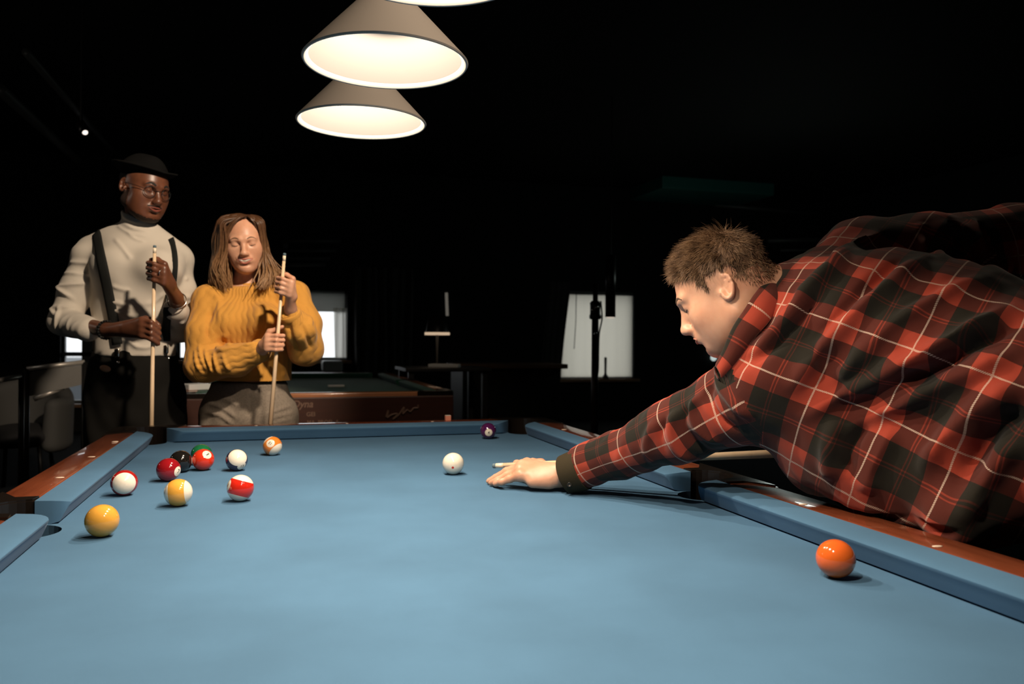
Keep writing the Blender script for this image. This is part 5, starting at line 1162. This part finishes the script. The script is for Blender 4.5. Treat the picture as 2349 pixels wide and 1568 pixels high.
# hanging cylinder lamp and a funnel on the sill
p = at(1400, 727, 7.2); T = Matrix.Translation((p[0], p[1], p[2])); hl = empty('pendant_lamp', tuple(p), label='black cylinder lamp hanging in front of the small window', cat='lamp')
bm = bmesh.new(); lathe(bm, [(.042, .006), (.046, 0), (.046, .55), (.0, .56)], 28, T, cap=False); obj('lamp_housing', bm, M['black'], hl, True)
bm = bmesh.new(); lathe(bm, [(.0, -.012), (.03, -.008), (.044, .004), (.0, .006)], 28, T, cap=False); obj('lamp_lens', bm, mat('dim_lens', (.7, .6, .5), .4, emis=(1, .85, .7), es=.55), hl, True)
bm = bmesh.new(); tube(bm, [p+np.array([0, 0, .55]), np.array([p[0], p[1], ZT+.01])], .006, 8); obj('cord', bm, M['black'], hl)
x0, x1, z0, z1 = OP[2]; q = on_wall(1389, 830, YF-.03); T = Matrix.Translation((q[0], YF-.03, z0))
bm = bmesh.new(); lathe(bm, [(.0, 0), (.055, 0), (.055, .015), (.02, .06), (.0165, .09), (.02, .30), (.0, .31)], 24, T, cap=False); obj('candlestick', bm, M['black'], None, True, label='black candlestick with a cone foot on the sill of the small window', cat='candlestick')
# grey box and papers under the bright window
q0, q1 = on_wall(738, 853, YF-.3), on_wall(785, 826, YF-.3)
bx('speaker_box', q0[0], q1[0], YF-.42, YF-.16, q0[2], q1[2], mat('light_grey_plastic', (.42, .43, .41), .6, emis=None), None, .03, label='light grey box on the dark ledge under the bright window', cat='box')
lw0, lw1 = on_wall(640, 853, YF-.3), on_wall(788, 853, YF-.3)
bx('window_ledge', lw0[0], lw1[0], YF-.46, YF-.10, 0, q0[2], M['bar'], None, .01, label='long dark ledge below the bright window', cat='ledge')
# slatted rack high on the far wall and the ceiling pipes
M['slat'] = mat('dark_grey_slat', (.06, .062, .06), .5)
rk = empty('wall_rack', tuple(on_wall(705, 580, YF-.05)), label='dim slatted rack high on the far wall above the bright window', cat='rack')
for yy, xa, xb in ((553, 645, 782), (575, 643, 772), (593, 642, 758), (607, 641, 747)):
    a, b = on_wall(xa, yy, YF-.08), on_wall(xb, yy, YF-.08); bm = bmesh.new(); tube(bm, [a, b], .028, 10); obj('slat', bm, M['slat'], rk, True)
a, b = on_wall(655, 548, YF-.04), on_wall(655, 612, YF-.04); bx('bracket', a[0]-.03, a[0]+.03, YF-.06, YF, b[2], a[2], M['slat'], rk)
M['pipe'] = mat('grey_pipe', (.10, .10, .095), .45, .3)
def pipe(pts, r, label):
    bm = bmesh.new(); tube(bm, pts, r, 12); obj('ceiling_pipe', bm, M['pipe'], None, True, label=label, cat='pipe', group='pipes under the ceiling')
zp = ZT-.06
def ceil_pt(px, py, z=ZT-.07): return atz(px, py, z-ZC)
pipe([ceil_pt(0, 205), ceil_pt(330, 505)], .05, 'dim pipe running along the ceiling above the man in the hat')
pipe([ceil_pt(60, 120), ceil_pt(300, 395)], .03, 'thin dim pipe along the ceiling left of the lamps')
for (xa, ya), (xb, yb), r, lb in (((1760, 552), (2000, 548), .035, 'dim pipe crossing the dark wall right of the head of the man in plaid'), ((1640, 470), (1900, 492), .03, 'short dim pipe above that one on the dark wall'), ((1790, 574), (1990, 572), .02, 'lower thin pipe on the dark wall behind the plaid back')):
    pipe([on_wall(xa, ya, YF-.03), on_wall(xb, yb, YF-.03)], r, lb)
# dark teal duct, small spotlight
d0, d1 = on_wall(1520, 375, YF-1.0), on_wall(1645, 440, YF-1.0)
dk = empty('ceiling_duct', tuple((d0+d1)/2), label='dark teal boxed duct hanging under the ceiling behind the plaid man', cat='duct')
bx('duct_body', d0[0], d1[0]+.9, YF-1.0, YF+.0, d1[2], d0[2], mat('teal_paint', (.02, .14, .12), .5), dk, .02); bx('duct_strap', d0[0]+.3, d0[0]+.36, YF-.9, YF-.84, d0[2]-.02, ZT, M['blackm'], dk)
sp0 = at(196, 305, 5.2); so_ = empty('spotlight', tuple(sp0), label='tiny lit ceiling spotlight above the man in the hat', cat='lamp'); ax_ = Vector((.4, -.6, -.7)).normalized()
Mx, L = frame_to(Vector(sp0)-ax_*.10, Vector(sp0)); bm = bmesh.new(); lathe(bm, [(.0, 0), (.03, 0), (.034, .10), (.026, .099)], 20, Mx, cap=False); obj('lamp_housing', bm, M['black'], so_, True)
bm = bmesh.new(); lathe(bm, [(.0, .101), (.014, .100), (.017, .094)], 20, Mx, cap=False); obj('lamp_lens', bm, mat('spot_lens', (.9, .8, .7), .3, emis=(1, .88, .78), es=1.4), so_, True)
bm = bmesh.new(); tube(bm, [Vector(sp0)-ax_*.09, (sp0[0]-.03, sp0[1]+.06, ZT+.01)], .008, 8); obj('stem', bm, M['black'], so_)
for yy in (803, 820):
    p = on_wall(1637, yy, YF-.03); bm = bmesh.new(); bmesh.ops.create_uvsphere(bm, u_segments=18, v_segments=12, radius=.05, matrix=Matrix.Translation(p) @ Matrix.Diagonal((1, .7, 1, 1)))
    obj('wall_glow', bm, bpy.data.materials.get('wall_globe') or mat('wall_globe', (.8, .82, .8), .4, emis=(.85, 1, .97), es=.55), None, True, label='small white globe lamp by the plaid chin, %s of two on the far wall' % ('upper' if yy == 803 else 'lower'), cat='lamp')
# the corner at the left: balustrade and armchairs
M['rail_m'] = mat('brushed_steel', (.62, .58, .53), .35, .5); M['frost'] = mat('smoked_panel', (.17, .165, .155), .4)
bal = empty('balustrade', tuple(at(120, 880, 4.7)*np.array([1, 1, 0])), label='steel topped balustrade with grey panel at the left behind the man in suspenders', cat='balustrade')
a, b = at(61, 846, 4.6), at(194, 830, 4.75)
bm = bmesh.new(); tube(bm, [a, b], .014, 10); obj('handrail', bm, M['rail_m'], bal, True)
def quadbox(pts, th, nm, mt, par):
    n = np.cross(pts[1]-pts[0], pts[3]-pts[0]); n /= np.linalg.norm(n); bm = bmesh.new(); v0 = [bm.verts.new(p) for p in pts]; v1 = [bm.verts.new(p+n*th) for p in pts]
    bm.faces.new(v0[::-1]); bm.faces.new(v1)
    for i in range(len(pts)): bm.faces.new((v0[i], v0[(i+1) % len(pts)], v1[(i+1) % len(pts)], v1[i]))
    bmesh.ops.recalc_face_normals(bm, faces=bm.faces); return obj(nm, bm, mt, par)
quadbox([a-Zw*.015, b-Zw*.015, b-Zw*.13, a-Zw*.16], .02, 'panel', M['frost'], bal)
for p in (a, b):
    bm = bmesh.new(); tube(bm, [p, np.array([p[0], p[1], 0])], .016, 10); obj('post', bm, M['blackm'], bal, True)
bm = bmesh.new(); tube(bm, [at(78, 915, 4.62), at(146, 888, 4.72)], .014, 8); obj('lower_rail', bm, M['rail_m'], bal, True)
bal2 = empty('handrail', tuple(at(20, 870, 4.3)*np.array([1, 1, 0])), label='short steel handrail at the left edge of the picture', cat='handrail')
a2, b2 = at(-60, 882, 4.2), at(49, 863, 4.35); bm = bmesh.new(); tube(bm, [a2, b2], .014, 10); obj('rail', bm, M['rail_m'], bal2, True)
for p in (a2, b2): bm = bmesh.new(); tube(bm, [p, np.array([p[0], p[1], 0])], .014, 10); obj('post', bm, M['blackm'], bal2, True)
M['chairc'] = mat('grey_upholstery', (.085, .085, .082), .8)
ac = empty('armchair', tuple(at(52, 930, 5.9)*np.array([1, 1, 0])), label='dim grey tub chair behind the steel handrails at the left', cat='chair'); c = at(52, 925, 5.9)
Fz = Field((c[0]-.5, c[1]-.5, .0), (c[0]+.5, c[1]+.5, 1.1), .015)
for t in np.linspace(-.6, math.pi+.6, 22): Fz.cap((c[0]+.26*math.cos(t), c[1]+.26*math.sin(t), .35), (c[0]+.28*math.cos(t), c[1]+.28*math.sin(t), .62+.14*max(0, math.sin(t))), .06, .05, .05)
v, q = Fz.mesh(2); npmesh('backrest', v, q, M['chairc'], ac)
Fz = Field((c[0]-.5, c[1]-.5, .2), (c[0]+.5, c[1]+.5, .6), .015); Fz.ell((c[0], c[1]-.02, .40), (.27, .27, .09), k=.0); v, q = Fz.mesh(1); npmesh('seat', v, q, mat('black_seat', (.02, .02, .022), .8), ac)
for k in range(4): a = math.pi/4+k*math.pi/2; bm = bmesh.new(); tube(bm, [(c[0]+.2*math.cos(a), c[1]+.2*math.sin(a), .38), (c[0]+.24*math.cos(a), c[1]+.24*math.sin(a), 0)], .015, 8); obj('leg', bm, M['blackm'], ac, True)
